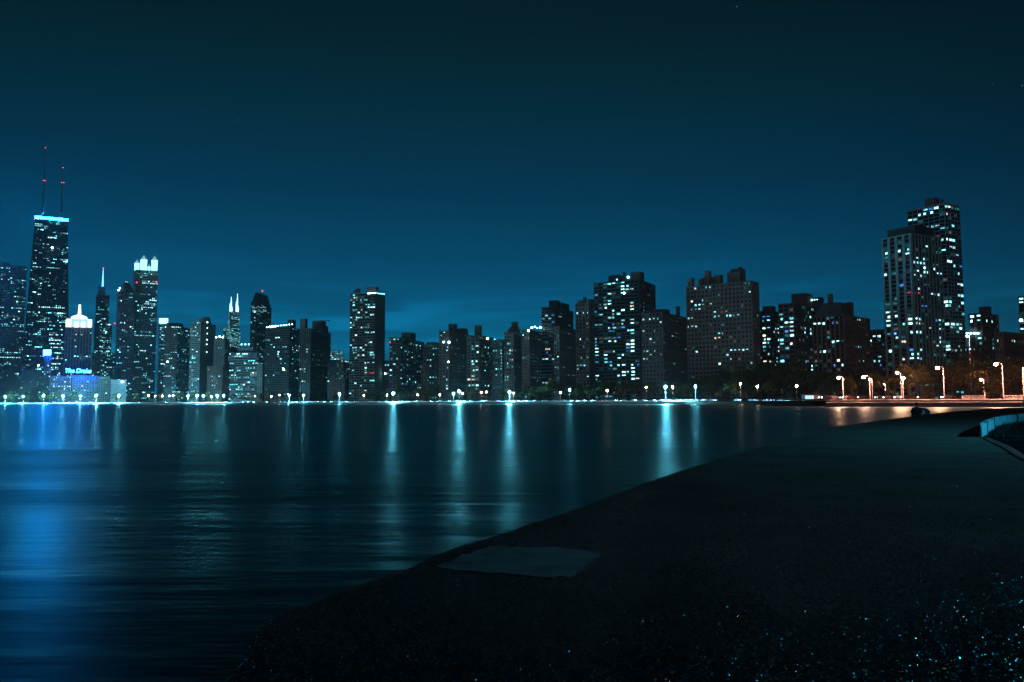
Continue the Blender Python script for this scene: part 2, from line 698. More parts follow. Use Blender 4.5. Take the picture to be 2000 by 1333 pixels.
EDGE = [(430, 1345), (446, 1322), (470, 1296), (492, 1250), (508, 1226), (530, 1208), (566, 1190), (600, 1181), (660, 1158), (724, 1136), (800, 1108), (846, 1086),
        (900, 1066), (962, 1049), (1000, 1037), (1060, 1016), (1150, 985), (1230, 955), (1310, 926), (1400, 897), (1480, 876), (1502, 866),
        (1560, 852), (1620, 836), (1700, 824), (1780, 814), (1850, 805), (1930, 799), (2000, 796)]
rnd = random.Random(3)
edge = []
for (a, b), (c, d) in zip(EDGE, EDGE[1:]):
    p, q = onz(a, b), onz(c, d)
    k = max(1, min(14, int((q - p).length / 0.35)))
    for i in range(k):
        f = i / k
        s = p.lerp(q, f)
        s.x += rnd.uniform(-0.016, 0.016) * (1 + s.y * 0.05)
        edge.append(s)
edge.append(onz(*EDGE[-1]))
edge = [Vector((-6.0, -6.0, 0)), Vector((-2.2, 1.2, 0))] + edge + [Vector((120, 122, 0)), Vector((200, 150, 0))]
mb = MB()
mb.poly([tuple(p) for p in edge][::-1] + [(-6.0, -40, 0), (260, -40, 0), (260, 150, 0)])
pav = pave_mat()
pier = tag(mb.build('pavement', pav), kind='structure')
mb = MB()
for p, q in zip(edge, edge[1:]):
    mb.poly([(p.x, p.y, 0), (p.x, p.y, WATER_Z - 0.6), (q.x, q.y, WATER_Z - 0.6), (q.x, q.y, 0)])
mb.build('edge_wall', wall_mat((0.07, 0.068, 0.064), 0.95, 0.3, 1.5, 'wet_concrete', 0.4), pier)
# smoother concrete repair slab let into the pavement
patch = [(852, 1110), (905, 1086), (955, 1068), (1020, 1070), (1100, 1072), (1176, 1083), (1150, 1105), (1118, 1127), (1062, 1131), (980, 1122), (910, 1117)]
mb = MB()
pp, prn = [], random.Random(4)
for q0, q1 in zip(patch, patch[1:] + patch[:1]):
    for k in range(6):
        f = k / 6
        pp.append(onz(q0[0] + (q1[0] - q0[0]) * f + prn.uniform(-4, 4), q0[1] + (q1[1] - q0[1]) * f + prn.uniform(-1.6, 1.6)))
mb.poly([(p.x, p.y, 0.006) for p in pp][::-1])
pm, pt_, pb = base_mat('damp_smooth_concrete')
g = N(pt_, 'ShaderNodeNewGeometry')
n = N(pt_, 'ShaderNodeTexNoise')
n.inputs['Scale'].default_value = 2.2
n.inputs['Detail'].default_value = 8
n.inputs['Roughness'].default_value = 0.7
pt_.links.new(g.outputs['Position'], n.inputs['Vector'])
r = N(pt_, 'ShaderNodeValToRGB')
r.color_ramp.elements[0].position = 0.35
r.color_ramp.elements[0].color = (0.20, 0.13, 0.12, 1)
r.color_ramp.elements[1].position = 0.7
r.color_ramp.elements[1].color = (0.44, 0.33, 0.32, 1)
pt_.links.new(n.outputs['Fac'], r.inputs[0])
pt_.links.new(r.outputs[0], pb.inputs['Base Color'])
rr = N(pt_, 'ShaderNodeMapRange')
rr.inputs['From Min'].default_value = 0.3
rr.inputs['From Max'].default_value = 0.7
rr.inputs['To Min'].default_value = 0.4
rr.inputs['To Max'].default_value = 0.8
pt_.links.new(n.outputs['Fac'], rr.inputs['Value'])
pt_.links.new(rr.outputs[0], pb.inputs['Roughness'])
pb.inputs['Specular IOR Level'].default_value = 0.0
vg = N(pt_, 'ShaderNodeTexVoronoi')
vg.inputs['Scale'].default_value = 140.0
pt_.links.new(g.outputs['Position'], vg.inputs['Vector'])
bpg = N(pt_, 'ShaderNodeBump')
bpg.inputs['Strength'].default_value = 0.5
bpg.inputs['Distance'].default_value = 0.004
pt_.links.new(vg.outputs['Distance'], bpg.inputs['Height'])
pt_.links.new(bpg.outputs[0], pb.inputs['Normal'])
mb.build('concrete_patch', pm, pier)

# broken glassy grit bedded in the pavement: tiny three-sided chips, each with its own tilt
rnd = random.Random(19)
mb = MB()
made = 0
while made < 120000:
    u, v_ = rnd.uniform(380, 2060), 784 + 570 * rnd.random() ** 0.75
    if v_ < 860:
        continue
    p = onz(u, v_)
    if p.y > 16:
        continue
    # keep to the pavement side of the edge and outside the bed
    ex = [e0 for e0 in zip(EDGE, EDGE[1:]) if e0[0][0] <= u <= e0[1][0]]
    if not ex:
        if u < 430:
            continue
    else:
        (xa, ya), (xb, yb) = ex[0]
        if v_ < ya + (yb - ya) * (u - xa) / (xb - xa) + 4:
            continue
    made += 1
    h = rnd.uniform(0.0012, 0.0033)
    ta = math.tan(R(rnd.uniform(24, 58)))
    rr_ = h / ta * 2.0
    a = rnd.uniform(0, 6.28)
    ring = [(p.x + rr_ * math.cos(a + 2.094 * k), p.y + rr_ * math.sin(a + 2.094 * k), 0.0005) for k in range(3)]
    n0 = len(mb.v)
    mb.v += ring + [(p.x + rnd.uniform(-.3, .3) * rr_, p.y + rnd.uniform(-.3, .3) * rr_, 0.0005 + h)]
    mb.f += [(n0, n0 + 1, n0 + 3), (n0 + 1, n0 + 2, n0 + 3), (n0 + 2, n0, n0 + 3)]
gm, gt, gb = base_mat('glassy_grit')
gb.inputs['Base Color'].default_value = (0.012, 0.010, 0.009, 1)
gb.inputs['Roughness'].default_value = 0.17
gb.inputs['Specular IOR Level'].default_value = 0.22
o = mb.build('grit', gm, pier)
o['kind'] = 'stuff'

# ------------------------------------------------------------------ curved low wall round a planting bed
WALLC = [(14.3, 24.4), (15.4, 26.0), (16.6, 27.9), (18.0, 30.0), (19.9, 32.9), (22.1, 36.0), (25.0, 39.6), (28.3, 43.6), (32.0, 47.4), (36.5, 51.5), (42, 55)]
cw = empty('curved_wall', (WALLC[0][0], WALLC[0][1], 0))
tag(cw, 'low curved pale concrete wall of jointed panels around the planting bed', 'wall')
org = Vector((WALLC[0][0], WALLC[0][1], 0))


def smooth_line(pts, per):
    out = []
    for i in range(len(pts) - 1):
        p0 = Vector(pts[max(i - 1, 0)])
        p1 = Vector(pts[i])
        p2 = Vector(pts[i + 1])
        p3 = Vector(pts[min(i + 2, len(pts) - 1)])
        for k in range(per):
            t = k / per
            out.append(0.5 * ((2 * p1) + (p2 - p0) * t + (2 * p0 - 5 * p1 + 4 * p2 - p3) * t * t + (3 * p1 - p0 - 3 * p2 + p3) * t ** 3))
    out.append(Vector(pts[-1]))
    return out


wl = smooth_line(WALLC, 6)
joints = [0, 8, 21, 36, 48, 60]
wallc = wall_mat((0.28, 0.44, 0.48), 0.85, 0.45, 2.2, 'stained_concrete', 0.5)
for j0, j1 in zip(joints, joints[1:]):
    mb = MB()
    seg = [p.copy() for p in wl[j0:j1 + 1]]
    d0 = (seg[1] - seg[0]).normalized()
    d1 = (seg[-1] - seg[-2]).normalized()
    seg[0] = seg[0] + d0 * (0.2 if j0 else 0.0)
    seg[-1] = seg[-1] - d1 * 0.2
    hs = []
    for i, p in enumerate(seg):
        d = (seg[min(i + 1, len(seg) - 1)] - seg[max(i - 1, 0)]).normalized()
        nn = Vector((-d.y, d.x))
        h = 0.40 if (j0 or i > 4) else 0.36 + 0.01 * i
        a, b = p - Vector((org.x, org.y)), p + nn * (0.15 if j0 else 0.02 + 0.13 * min(1, i / 5)) - Vector((org.x, org.y))
        hs.append(((a.x, a.y, -0.35), (b.x, b.y, -0.35), (b.x, b.y, h), (a.x, a.y, h - 0.012)))
    for s0, s1 in zip(hs, hs[1:]):
        for k in range(4):
            mb.poly([s0[k], s1[k], s1[(k + 1) % 4], s0[(k + 1) % 4]])
    mb.poly(hs[0])
    mb.poly(hs[-1][::-1])
    mb.build('panel', wallc, cw)
for j in joints[1:-1]:          # dark recessed-looking joint filler between panels
    p = wl[j]
    d = (wl[j + 1] - wl[j - 1]).normalized()
    nn = Vector((-d.y, d.x))
    mb = MB()
    mb.obox((p.x - org.x, p.y - org.y, 0), Vector((d.x, d.y, 0)), Vector((nn.x, nn.y, 0)), -0.23, 0.23, -0.012, 0.165, -0.2, 0.405)
    mb.build('joint', wall_mat((0.012, 0.012, 0.012), 0.95, 0.2, 3, 'joint_filler'), cw)
KERB = [(14.0, 23.7), (13.3, 22.3), (12.4, 20.4), (11.3, 18.2), (10.1, 15.9), (8.9, 13.2), (8.0, 10.4), (7.8, 8)]
kl = smooth_line(KERB, 3)
mb = MB()
for p, q in zip(kl, kl[1:]):
    d = (q - p).normalized()
    nn = Vector((-d.y, d.x)) * 0.055
    mb.hexa([(p.x + nn.x, p.y + nn.y, -0.1), (p.x - nn.x, p.y - nn.y, -0.1), (q.x - nn.x, q.y - nn.y, -0.1), (q.x + nn.x, q.y + nn.y, -0.1),
             (p.x + nn.x, p.y + nn.y, 0.045), (p.x - nn.x, p.y - nn.y, 0.045), (q.x - nn.x, q.y - nn.y, 0.045), (q.x + nn.x, q.y + nn.y, 0.045)])
kb = mb.build('kerb', wall_mat((0.03, 0.03, 0.03), 0.8, 0.7, 2.5, 'kerb_stone', 0.6))
tag(kb, kind='structure')
# soil of the bed
mb = MB()
bed = [(p.x, p.y) for p in kl][::-1] + [(p.x, p.y) for p in wl]
for (x0, y0), (x1, y1) in zip(bed, bed[1:]):
    if abs(y1 - y0) > 1e-6:
        mb.poly([(x0, y0, 0.012), (x0 + 60, y0, 0.012), (x1 + 60, y1, 0.012), (x1, y1, 0.012)])
tag(mb.build('planting_bed', ground_mat('bed_soil', (0.002, 0.0025, 0.0025), (0.014, 0.016, 0.014), 0.5)), kind='structure')
# thin dry grass growing along the wall foot and across the bed
mb = MB()
rnd = random.Random(11)
for i in range(2600):
    if i < 700:
        k = rnd.randrange(len(wl) - 1)
        p = wl[k].lerp(wl[k + 1], rnd.random())
        d = (wl[k + 1] - wl[k]).normalized()
        p = p - Vector((-d.y, d.x)) * rnd.uniform(0.06, 0.5)
        h = rnd.uniform(0.06, 0.22)
    else:
        y = rnd.uniform(12, 44)
        lo = None
        for (x0, y0), (x1, y1) in zip(bed, bed[1:]):
            if min(y0, y1) <= y <= max(y0, y1) and abs(y1 - y0) > 1e-6:
                lo = x0 + (x1 - x0) * (y - y0) / (y1 - y0)
        if lo is None:
            continue
        p = Vector((lo + 0.3 + rnd.random() ** 1.5 * 9, y))
        h = rnd.uniform(0.03, 0.10)
    a = rnd.uniform(0, math.pi)
    wv = Vector((math.cos(a), math.sin(a))) * rnd.uniform(0.008, 0.02)
    ln = Vector((rnd.uniform(-0.5, 0.5), rnd.uniform(-0.5, 0.5))) * h
    mb.poly([(p.x - wv.x, p.y - wv.y, 0.0), (p.x + wv.x, p.y + wv.y, 0.0), (p.x + ln.x, p.y + ln.y, h)])
tag(mb.build('dry_grass', wall_mat((0.016, 0.018, 0.013), 0.9, 0.3, 3.0, 'grass_blade')), 'thin dark grass sprouting in the bed below the curved wall', 'grass', kind='stuff')

# ================================================================== buildings
THETA = 60.0      # every block follows the same street grid
GLASS = glass_mat()
STYLES = {  # spandrel share, pier share, spandrel depth, pier depth, mullions per bay
    'grid': (0.36, 0.26, 0.20, 0.34), 'band': (0.46, 0.06, 0.30, 0.16), 'pier': (0.34, 0.34, 0.14, 0.55),
    'mason': (0.46, 0.46, 0.30, 0.38), 'balc': (0.30, 0.10, 1.30, 0.30), 'curtain': (0.22, 0.10, 0.10, 0.22),
    'fine': (0.30, 0.16, 0.16, 0.30)}
WALL = {'grey': (0.17, 0.165, 0.16), 'brown': (0.13, 0.095, 0.08), 'dark': (0.06, 0.058, 0.056), 'beige': (0.24, 0.21, 0.185), 'pale': (0.44, 0.45, 0.45),
        'brick': (0.15, 0.075, 0.06), 'blue': (0.22, 0.26, 0.30), 'black': (0.025, 0.025, 0.027), 'stone': (0.22, 0.195, 0.175), 'slate': (0.07, 0.075, 0.08), 'aqua': (0.27, 0.50, 0.54)}


def vec2(d):
    return Vector((d[0], d[1], 0))


def solve_len(C, d, col):
    k = (col - 1000.0) / FPX
    g = Vector(CRT[0]) + k * Vector(CRT[2])
    return -g.dot(C - Vector((0, 0, CAM_Z))) / g.dot(d)


class Block:
    """one box of a building: near corner C, left face along a, right face along b"""

    def __init__(self, xl, xc, xr, yt, D, z0, theta=None, L1=None, L2=None, ym=None, taper=0.0):
        if theta is None:        # fronts turn a little away from the lake, except along the left-hand grid
            theta = THETA if (xc is not None and xc - xl < 6) else math.degrees(math.atan(((xl + xr) / 2 - 1000) / FPX)) + 22
        self.theta = theta
        th = R(theta)
        self.a = Vector((-math.cos(th), math.sin(th), 0))
        self.b = Vector((math.sin(th), math.cos(th), 0))
        xm = (xl + xr) / 2
        phi = math.degrees(math.atan((xm - 1000) / FPX))
        de = R(max(1.0, min(89.0, theta - phi)))
        if xc is None:
            wl_, wr_ = math.cos(de), math.sin(de)
            xc = xl + (xr - xl) * wl_ / (wl_ + wr_)
            if theta - phi > 84:
                xc = xl
        T = at(xc, yt, D)
        self.H = T.z - z0
        if ym is not None:
            M = at(xc, ym, D)
            C = Vector((M.x, D, z0))
            probe = M
        else:
            C = Vector((T.x, D, z0))
            probe = T
        self.C = C
        self.z0 = z0
        self.L2 = L2 if L2 else (solve_len(probe, self.b, xr) if xr > xc + 0.01 else None)
        self.L1 = L1 if L1 else (solve_len(probe, self.a, xl) if xl < xc - 0.01 else None)
        self.L1 = max(2.0, self.L1 or self.L2)
        self.L2 = max(2.0, self.L2 or self.L1)
        self.taper = taper

    def pt(self, s, t, z):
        if self.taper:
            k = 1 - self.taper * max(0, z) / self.H
            s = self.L1 / 2 + (s - self.L1 / 2) * k
            t = self.L2 / 2 + (t - self.L2 / 2) * k
        return self.C + self.a * s + self.b * t + Vector((0, 0, z))

    def hexa(self, mb, root, s0, s1, t0, t1, z0, z1):
        q = [self.pt(s1, t0, z0), self.pt(s0, t0, z0), self.pt(s0, t1, z0), self.pt(s1, t1, z0),
             self.pt(s1, t0, z1), self.pt(s0, t0, z1), self.pt(s0, t1, z1), self.pt(s1, t1, z1)]
        mb.hexa([p - root for p in q])

    def face_hexa(self, mb, root, face, u0, u1, d0, d1, z0, z1):
        """u along the face from the near corner, d outward"""
        if face == 'L':
            self.hexa(mb, root, u0, u1, -d1, -d0, z0, z1)
        else:
            self.hexa(mb, root, -d1, -d0, u0, u1, z0, z1)

    def flen(self, face):
        return self.L1 if face == 'L' else self.L2

    def front_depth(self, u):
        T = self.C + Vector((0, 0, self.H))
        s = solve_len(T, self.a, u)
        if s >= 0:
            return T.y + self.a.y * min(s, self.L1)
        return T.y + self.b.y * min(max(0, solve_len(T, self.b, u)), self.L2)

    def hit(self, u, v):
        """photo pixel -> (face, along, height)"""
        d = ray(u, v)
        o = Vector((0, 0, CAM_Z))
        best = None
        for face, n, e in (('L', self.b, self.a), ('R', self.a, self.b)):
            dn = d.dot(n)
            if abs(dn) < 1e-6:
                continue
            t = (self.C - o).dot(n) / dn
            p = o + d * t
            al = (p - self.C).dot(e)
            z = p.z - self.z0
            ln = self.flen(face)
            if -0.5 <= al <= ln + 0.5 and -1 <= z <= self.H + 1 and t > 0:
                if best is None or t < best[3]:
                    best = (face, min(max(al, 0.01), ln - 0.01), min(max(z, 0.01), self.H - 0.01), t)
        return best[:3] if best else None


class LitMesh:
    def __init__(self):
        self.mb = MB()
        self.mi = []
        self.mats = []

    def add(self, blk, root, face, u0, u1, z0, z1, mat):
        n = len(self.mb.f)
        blk.face_hexa(self.mb, root, face, u0, u1, 0.03, 0.07, z0, z1)
        if mat not in self.mats:
            self.mats.append(mat)
        self.mi += [self.mats.index(mat)] * (len(self.mb.f) - n)

    def build(self, root):
        if not self.mb.f:
            return
        me = bpy.data.meshes.new('lit_windows')
        me.from_pydata(self.mb.v, [], self.mb.f)
        for m in self.mats:
            me.materials.append(m)
        me.polygons.foreach_set('material_index', self.mi)
        me.update()
        o = bpy.data.objects.new('lit_windows', me)
        COL.objects.link(o)
        o.parent = root
        o['kind'] = 'stuff'


NB = [0]


DIM = [emit_mat(c, k_, 'dim_room', False) for c in (TEAL, COOL, WARM, TEAL) for k_ in (0.02, 0.045, 0.09)]


def building(name, label, xl, xr, yt, D, xc=None, col='grey', style='grid', fh=3.2, bw=3.2, rbw=None, dim=0.10, p=0.03, run=0.35, lit=(), pent=(), lamps=(), lift=(),
             rstyle=None, indiv=False, L1=None, L2=None, ym=None, taper=0.0, theta=None, roof=0.9, group=None, pen_col=None, bright=1.0, rows=(), z0=None, cat='building', ptop=None, roof_col=None):
    NB[0] += 1
    rnd = random.Random(100 + NB[0])
    if xr < 330:
        p, dim = p * 1.35, 0.12
    elif xr > 660:
        p, dim = p + 0.02, 0.15
    far_l = xr < 660
    z0 = LAND_Z - 0.5 if z0 is None else z0
    blk = Block(xl, xc, xr, yt, D, z0, theta, L1, L2, ym, taper)
    root_e = empty(name, blk.C)
    tag(root_e, label, cat, group)
    root = blk.C.copy()
    wm = wall_mat(WALL[col], 0.85, 0.22, 0.08, col + '_facade')
    core = MB()
    blk.hexa(core, root, 0, blk.L1, 0, blk.L2, 0, blk.H)
    core.build('glazing', GLASS, root_e)
    frame, spand = MB(), MB()
    cells = {}
    for face in 'LR':
        st = style if face == 'L' else (rstyle or style)
        ln = blk.flen(face)
        if st == 'blank':
            blk.face_hexa(frame, root, face, 0.0, ln, 0.0, 0.3, 0, blk.H)
            continue
        sp, pf, dsp, dpi = STYLES[st]
        nf = max(1, round(blk.H / fh))
        h = blk.H / nf
        nb = max(1, round(ln / ((rbw or bw) if face == 'R' else bw)))
        bwid = ln / nb
        for i in range(nf):
            if st == 'balc':
                blk.face_hexa(frame, root, face, 0.2, ln - 0.2, 0.0, dsp, i * h, i * h + 0.22)
                blk.face_hexa(frame, root, face, 0.2, ln - 0.2, dsp - 0.12, dsp - 0.05, i * h + 0.22, i * h + 1.0)
            else:
                blk.face_hexa(spand if st == 'pier' else frame, root, face, 0.0, ln, 0.0, dsp, i * h, i * h + sp * h)
        for k in range(nb + 1):
            wv = pf * bwid * (1.0 if 0 < k < nb else 1.4)
            blk.face_hexa(frame, root, face, max(0, k * bwid - wv / 2), min(ln, k * bwid + wv / 2), 0.0, dpi + 0.001 * (face == 'R'), 0.0, blk.H - 0.01)
            if st in ('mason', 'grid') and k < nb and bwid > 2.4:
                blk.face_hexa(frame, root, face, (k + 0.5) * bwid - 0.09, (k + 0.5) * bwid + 0.09, 0.0, dsp * 0.6, 0.0, blk.H - 0.02)
        cells[face] = (nf, h, nb, bwid, sp if st != 'balc' else 0.40, pf)
    fr = frame.build('facade', wm, root_e)
    if spand.f:
        spand.build('spandrels', wall_mat(tuple(0.35 * c_ for c_ in WALL[col]), 0.8, 0.2, 0.1, col + '_spandrel'), root_e)
    # roof slab and parapet
    rf = MB()
    rcol = wall_mat(WALL[roof_col], 0.85, 0.2, 0.1, roof_col + '_trim') if roof_col else wm
    blk.hexa(rf, root, -0.6, blk.L1 + 0.3, -0.6, blk.L2 + 0.3, blk.H - 0.005, blk.H + roof)
    rf.build('roof', rcol, root_e)
    # rooms with the light on
    lm = LitMesh()
    on = {}

    def pick():
        pal = WIN_L if far_l else WIN
        return rnd.choices([q_[0] for q_ in pal], [q_[1] for q_ in pal])[0]
    for face, (nf, h, nb, bwid, sp, pf) in cells.items():
        for i in range(nf):
            pp_ = p * rnd.choice((0.3, 0.6, 1, 1, 1.6))
            k = 0
            while k < nb:
                if rnd.random() < pp_:
                    m = pick()
                    while k < nb:
                        on[(face, i, k)] = m if rnd.random() < 0.6 else pick()
                        k += 1
                        if rnd.random() > run:
                            break
                else:
                    k += 1
    for (y, u0, u1, c) in rows:       # a whole lit storey between two photo columns
        for u in range(int(u0), int(u1) + 1, 2):
            q = blk.hit(u, y)
            if q and q[0] in cells:
                nf, h, nb, bwid, sp, pf = cells[q[0]]
                on[(q[0], min(nf - 1, int(q[2] / h)), min(nb - 1, int(q[1] / bwid)))] = CODE[c] or rnd.choice([q_[0] for q_ in (WIN_L if far_l else WIN)[:8]])
    for (u, v, c) in lit:
        q = blk.hit(u, v)
        if q and q[0] in cells:
            nf, h, nb, bwid, sp, pf = cells[q[0]]
            m = CODE[c] or emit_mat(rnd.choice((COOL, COOL, WHITE, WARM if rnd.random() < 0.3 else WHITE)), rnd.choice((0.6, 1.0, 1.6, 2.6)), 'lit_room', False)
            on[(q[0], min(nf - 1, int(q[2] / h)), min(nb - 1, int(q[1] / bwid)))] = m
    cache = {}
    for (face, i, k), m in on.items():
        nf, h, nb, bwid, sp, pf = cells[face]
        u0, u1 = k * bwid + pf * bwid / 2 + 0.03, (k + 1) * bwid - pf * bwid / 2 - 0.03
        zz0, zz1 = i * h + sp * h + 0.03, (i + 1) * h - 0.06
        wd_, ht_ = u1 - u0, zz1 - zz0
        u0, u1, zz0, zz1 = u0 + 0.08 * wd_, u1 - 0.08 * wd_, zz0 + 0.06 * ht_, zz1 - 0.16 * ht_
        var = rnd.choice((0, 0, 1, 1, 2, 3))
        if var == 1:
            zz0 = zz0 + (zz1 - zz0) * 0.4
        elif var == 2:
            u1 = u0 + (u1 - u0) * 0.6
        elif var == 3:
            u0 = u0 + (u1 - u0) * 0.45
        if indiv and not taper:
            key = (face, m.name, var)
            if key not in cache:
                t = MB()
                sub = Block.__new__(Block)
                sub.a, sub.b, sub.C, sub.taper, sub.L1, sub.L2, sub.H = blk.a, blk.b, Vector((0, 0, 0)), 0.0, blk.L1, blk.L2, blk.H
                sub.face_hexa(t, Vector((0, 0, 0)), face, 0, u1 - u0, 0.03, 0.08, 0, zz1 - zz0)
                cache[key] = t.mesh('window', m)
            o = bpy.data.objects.new('window', cache[key])
            COL.objects.link(o)
            o.parent = root_e
            o.location = (blk.a if face == 'L' else blk.b) * u0 + Vector((0, 0, zz0))
        else:
            lm.add(blk, root, face, u0, u1, zz0, zz1, m)
    for face, (nf, h, nb, bwid, sp, pf) in cells.items():
        for i in range(nf):
            for k in range(nb):
                if (face, i, k) not in on and rnd.random() < dim:
                    lm.add(blk, root, face, k * bwid + pf * bwid / 2 + 0.05, (k + 1) * bwid - pf * bwid / 2 - 0.05, i * h + sp * h + 0.05, (i + 1) * h - 0.1, rnd.choice(DIM[:6] if far_l else DIM))
    lm.build(root_e)
    # roof-top boxes: (x left, x right, y top, set-back, name)
    for q in pent:
        px0, px1, py, off = q[:4]
        nm = q[4] if len(q) > 4 else 'penthouse'
        pd = max(D, blk.front_depth(px0 + (px1 - px0) * 0.65)) + off
        pb_ = Block(px0, None, px1, py, pd, blk.z0 + blk.H + roof - 0.05, blk.theta)
        pb_.L1, pb_.L2 = min(pb_.L1, blk.L1 * 0.96), min(pb_.L2, blk.L2 * 0.9)
        t = MB()
        pb_.hexa(t, root, 0, pb_.L1, 0, pb_.L2, 0, pb_.H)
        pb_.hexa(t, root, -0.25, pb_.L1 + 0.25, -0.25, pb_.L2 + 0.25, pb_.H - 0.5, pb_.H + 0.12)
        t.build(nm, wall_mat(WALL[pen_col or col], 0.85, 0.22, 0.08, (pen_col or col) + '_facade'), root_e)
    for q in lamps:
        x, y, rad, c = q[:4]
        off = q[4] if len(q) > 4 else -0.8
        pos = at(x, y, blk.front_depth(x) + off)
        t = MB()
        t.ball((0, 0, 0), rad, rad, rad, 8, 5)
        t.build('roof_lamp', c, root_e, pos - root, True)
    return blk, root_e, root


LAMP_W = emit_mat(WHITE, 14.0, 'roof_floodlight')
LAMP_C = emit_mat(COOL, 8.0, 'roof_floodlight_cool')
LAMP_R = emit_mat(RED, 2.6, 'aircraft_beacon', False)
LAMP_S = emit_mat(WHITE, 40.0, 'bright_floodlight')


def z3(s): return parse(s, 400, 540, 4.7615)
def z4(s): return parse(s, 630, 540, 4.7615)
def z5(s): return parse(s, 850, 560, 5.127)
def z6(s): return parse(s, 1040, 510, 4.3)
def z7(s): return parse(s, 1320, 510, 4.3)
def r1(s): return parse(s, 1700, 370, 6.665)
def r2(s): return parse(s, 1700, 560, 6.665)


# ---- downtown, far left
building('office_tower', 'broad gridded concrete tower cut by the frame beside the tapering black tower', -30, 52, 520, 1690, xc=-30, col='blue', style='grid',
         fh=3.6, bw=4.2, p=0.10, run=0.45, pent=[(3, 19, 513, 18)], L1=40, rows=[(690, 0, 38, ''), (700, 0, 38, 'm')], roof=6)
blk, re_, ro_ = building('tapered_tower', 'tall black tapering tower with glowing blue crown and twin antennas', 34, 136, 418, 1500, xc=35.5, col='black', style='fine',
                         fh=3.5, bw=3.9, p=0.075, run=0.55, ym=784, taper=0.36, L1=62, roof=2.0,
                         rows=[(601, 72, 92, 'm'), (601, 95, 122, ''), (601, 124, 133, 'm'), (612, 60, 75, ''), (612, 110, 133, ''), (700, 100, 122, ''), (690, 100, 122, ''), (680, 100, 124, 'm'), (672, 98, 120, ''), (664, 100, 122, 'm'), (655, 98, 118, ''), (710, 100, 118, 'm'), (720, 100, 116, '')],
                         lamps=[(102, 484, 1.6, LAMP_S), (71, 549, 1.5, LAMP_S), (62, 566, 1.2, LAMP_W)])
for face in 'LR':                   # diagonal bracing
    ln = blk.flen(face)
    br = MB()
    lv = 6
    for i in range(lv):
        for s in (0, 1):
            for k in range(6):
                f0, f1 = k / 6, (k + 1) / 6
                za, zb = (i + f0) * blk.H / lv, (i + f1) * blk.H / lv
                ua, ub = (f0 if s else 1 - f0) * ln, (f1 if s else 1 - f1) * ln
                pts = []
                for (uu, zz) in ((ua, za), (ub, zb)):
                    for d in (-0.45, 0.45 + 0.05 * s):
                        for wv in (-0.9, 0.9):
                            q = blk.pt(uu + wv, -d, zz) if False else (blk.pt(uu + wv, -d - 0.2, zz) if face == 'L' else blk.pt(-d - 0.2, uu + wv, zz))
                            pts.append(q - ro_)
                br.hexa([pts[0], pts[1], pts[3], pts[2], pts[4], pts[5], pts[7], pts[6]])
    br.build('cross_brace', wall_mat(WALL['black'], 0.7, 0.2, 0.1, 'black_steel'), re_)
t = MB()
top = blk.H
for (s0, s1, t0, t1) in ((-0.8, blk.L1 + 0.8, -1.0, 0.6), (-1.0, 0.6, 0.7, blk.L2 + 0.8)):
    blk.hexa(t, ro_, s0, s1, t0, t1, top - 4.6, top - 0.4)
t.build('crown_light', emit_mat((0.0006, 0.30, 1.0), 800.0, 'blue_crown'), re_)
for (xb, yb, xt, yt_, off, reds) in ((85, 417, 89, 290, 14, ((89, 289, 1.0), (84.5, 353, 1.0), (88, 353, 1.0))), (120, 417, 122.5, 329, 14, ((123, 328, 1.0), (120.5, 357, 1.0), (124.5, 357, 1.0)))):
    b0, t0 = at((xb + xt) / 2 - 1, yb, 1500 + off), at(xt, yt_, 1500 + off)
    b0.x = t0.x
    t = MB()
    hgt = t0.z - b0.z
    t.tube([b0 - ro_ + Vector((0, 0, hgt * f)) for f in (0, 0.3, 0.31, 0.62, 0.63, 1.0)], [1.9, 1.7, 1.1, 0.95, 0.5, 0.3], 8)
    t.build('antenna', wall_mat((0.10, 0.10, 0.10), 0.7, 0.1, 0.2, 'antenna_paint'), re_)
    for (x, y, rr_) in reds:
        t = MB()
        t.ball((0, 0, 0), rr_, rr_, rr_, 8, 5)
        t.build('beacon', LAMP_R, re_, at(x, y, 1500 + off - 2) - ro_)

# slender block with a glowing blue sign box on top
blk, re_, ro_ = building('slender_block', 'slender dark block topped by a glowing blue sign box', 86, 101, 696, 1240, xc=87, col='slate', style='grid', fh=3.3, bw=3.4, p=0.2, L1=10)
t = MB()
c = at(92, 689, 1239) - ro_
t.box(c.x - 5.2, c.x + 5.2, c.y - 1.2, c.y + 1.2, c.z - 4.2, c.z + 4.2)
t.build('sign_box', emit_mat((0.003, 0.06, 1.0), 260.0, 'blue_sign'), re_)

# stepped hotel with white crown, its floodlighting put in as emission
blk, re_, ro_ = building('crowned_tower', 'brown stepped tower with self-glowing white crown and lit spire', 127.5, 180, 640, 1350, xc=128, col='brown', style='pier', fh=3.4, bw=4.5, p=0.035,
                         L1=40, rows=[(696, 146, 180, '')], lamps=[])
wc = emit_mat((0.75, 0.98, 1.0), 2.2, 'self_lit_stone')
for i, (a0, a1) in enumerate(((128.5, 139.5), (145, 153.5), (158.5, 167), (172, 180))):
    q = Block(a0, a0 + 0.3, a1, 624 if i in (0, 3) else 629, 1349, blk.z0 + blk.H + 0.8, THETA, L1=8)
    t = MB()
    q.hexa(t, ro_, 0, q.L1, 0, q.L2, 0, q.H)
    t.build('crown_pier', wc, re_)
q = Block(130, 130.4, 178, 622, 1353, blk.z0 + blk.H + 0.8, THETA, L1=30)
t = MB()
q.hexa(t, ro_, 0, q.L1, 0, q.L2, 0, q.H)
for k in range(5):
    pass
t.build('crown_drum', emit_mat((0.5, 0.95, 1.0), 0.9, 'self_lit_drum'), re_)
c = at(155, 620, 1366) - ro_
t = MB()
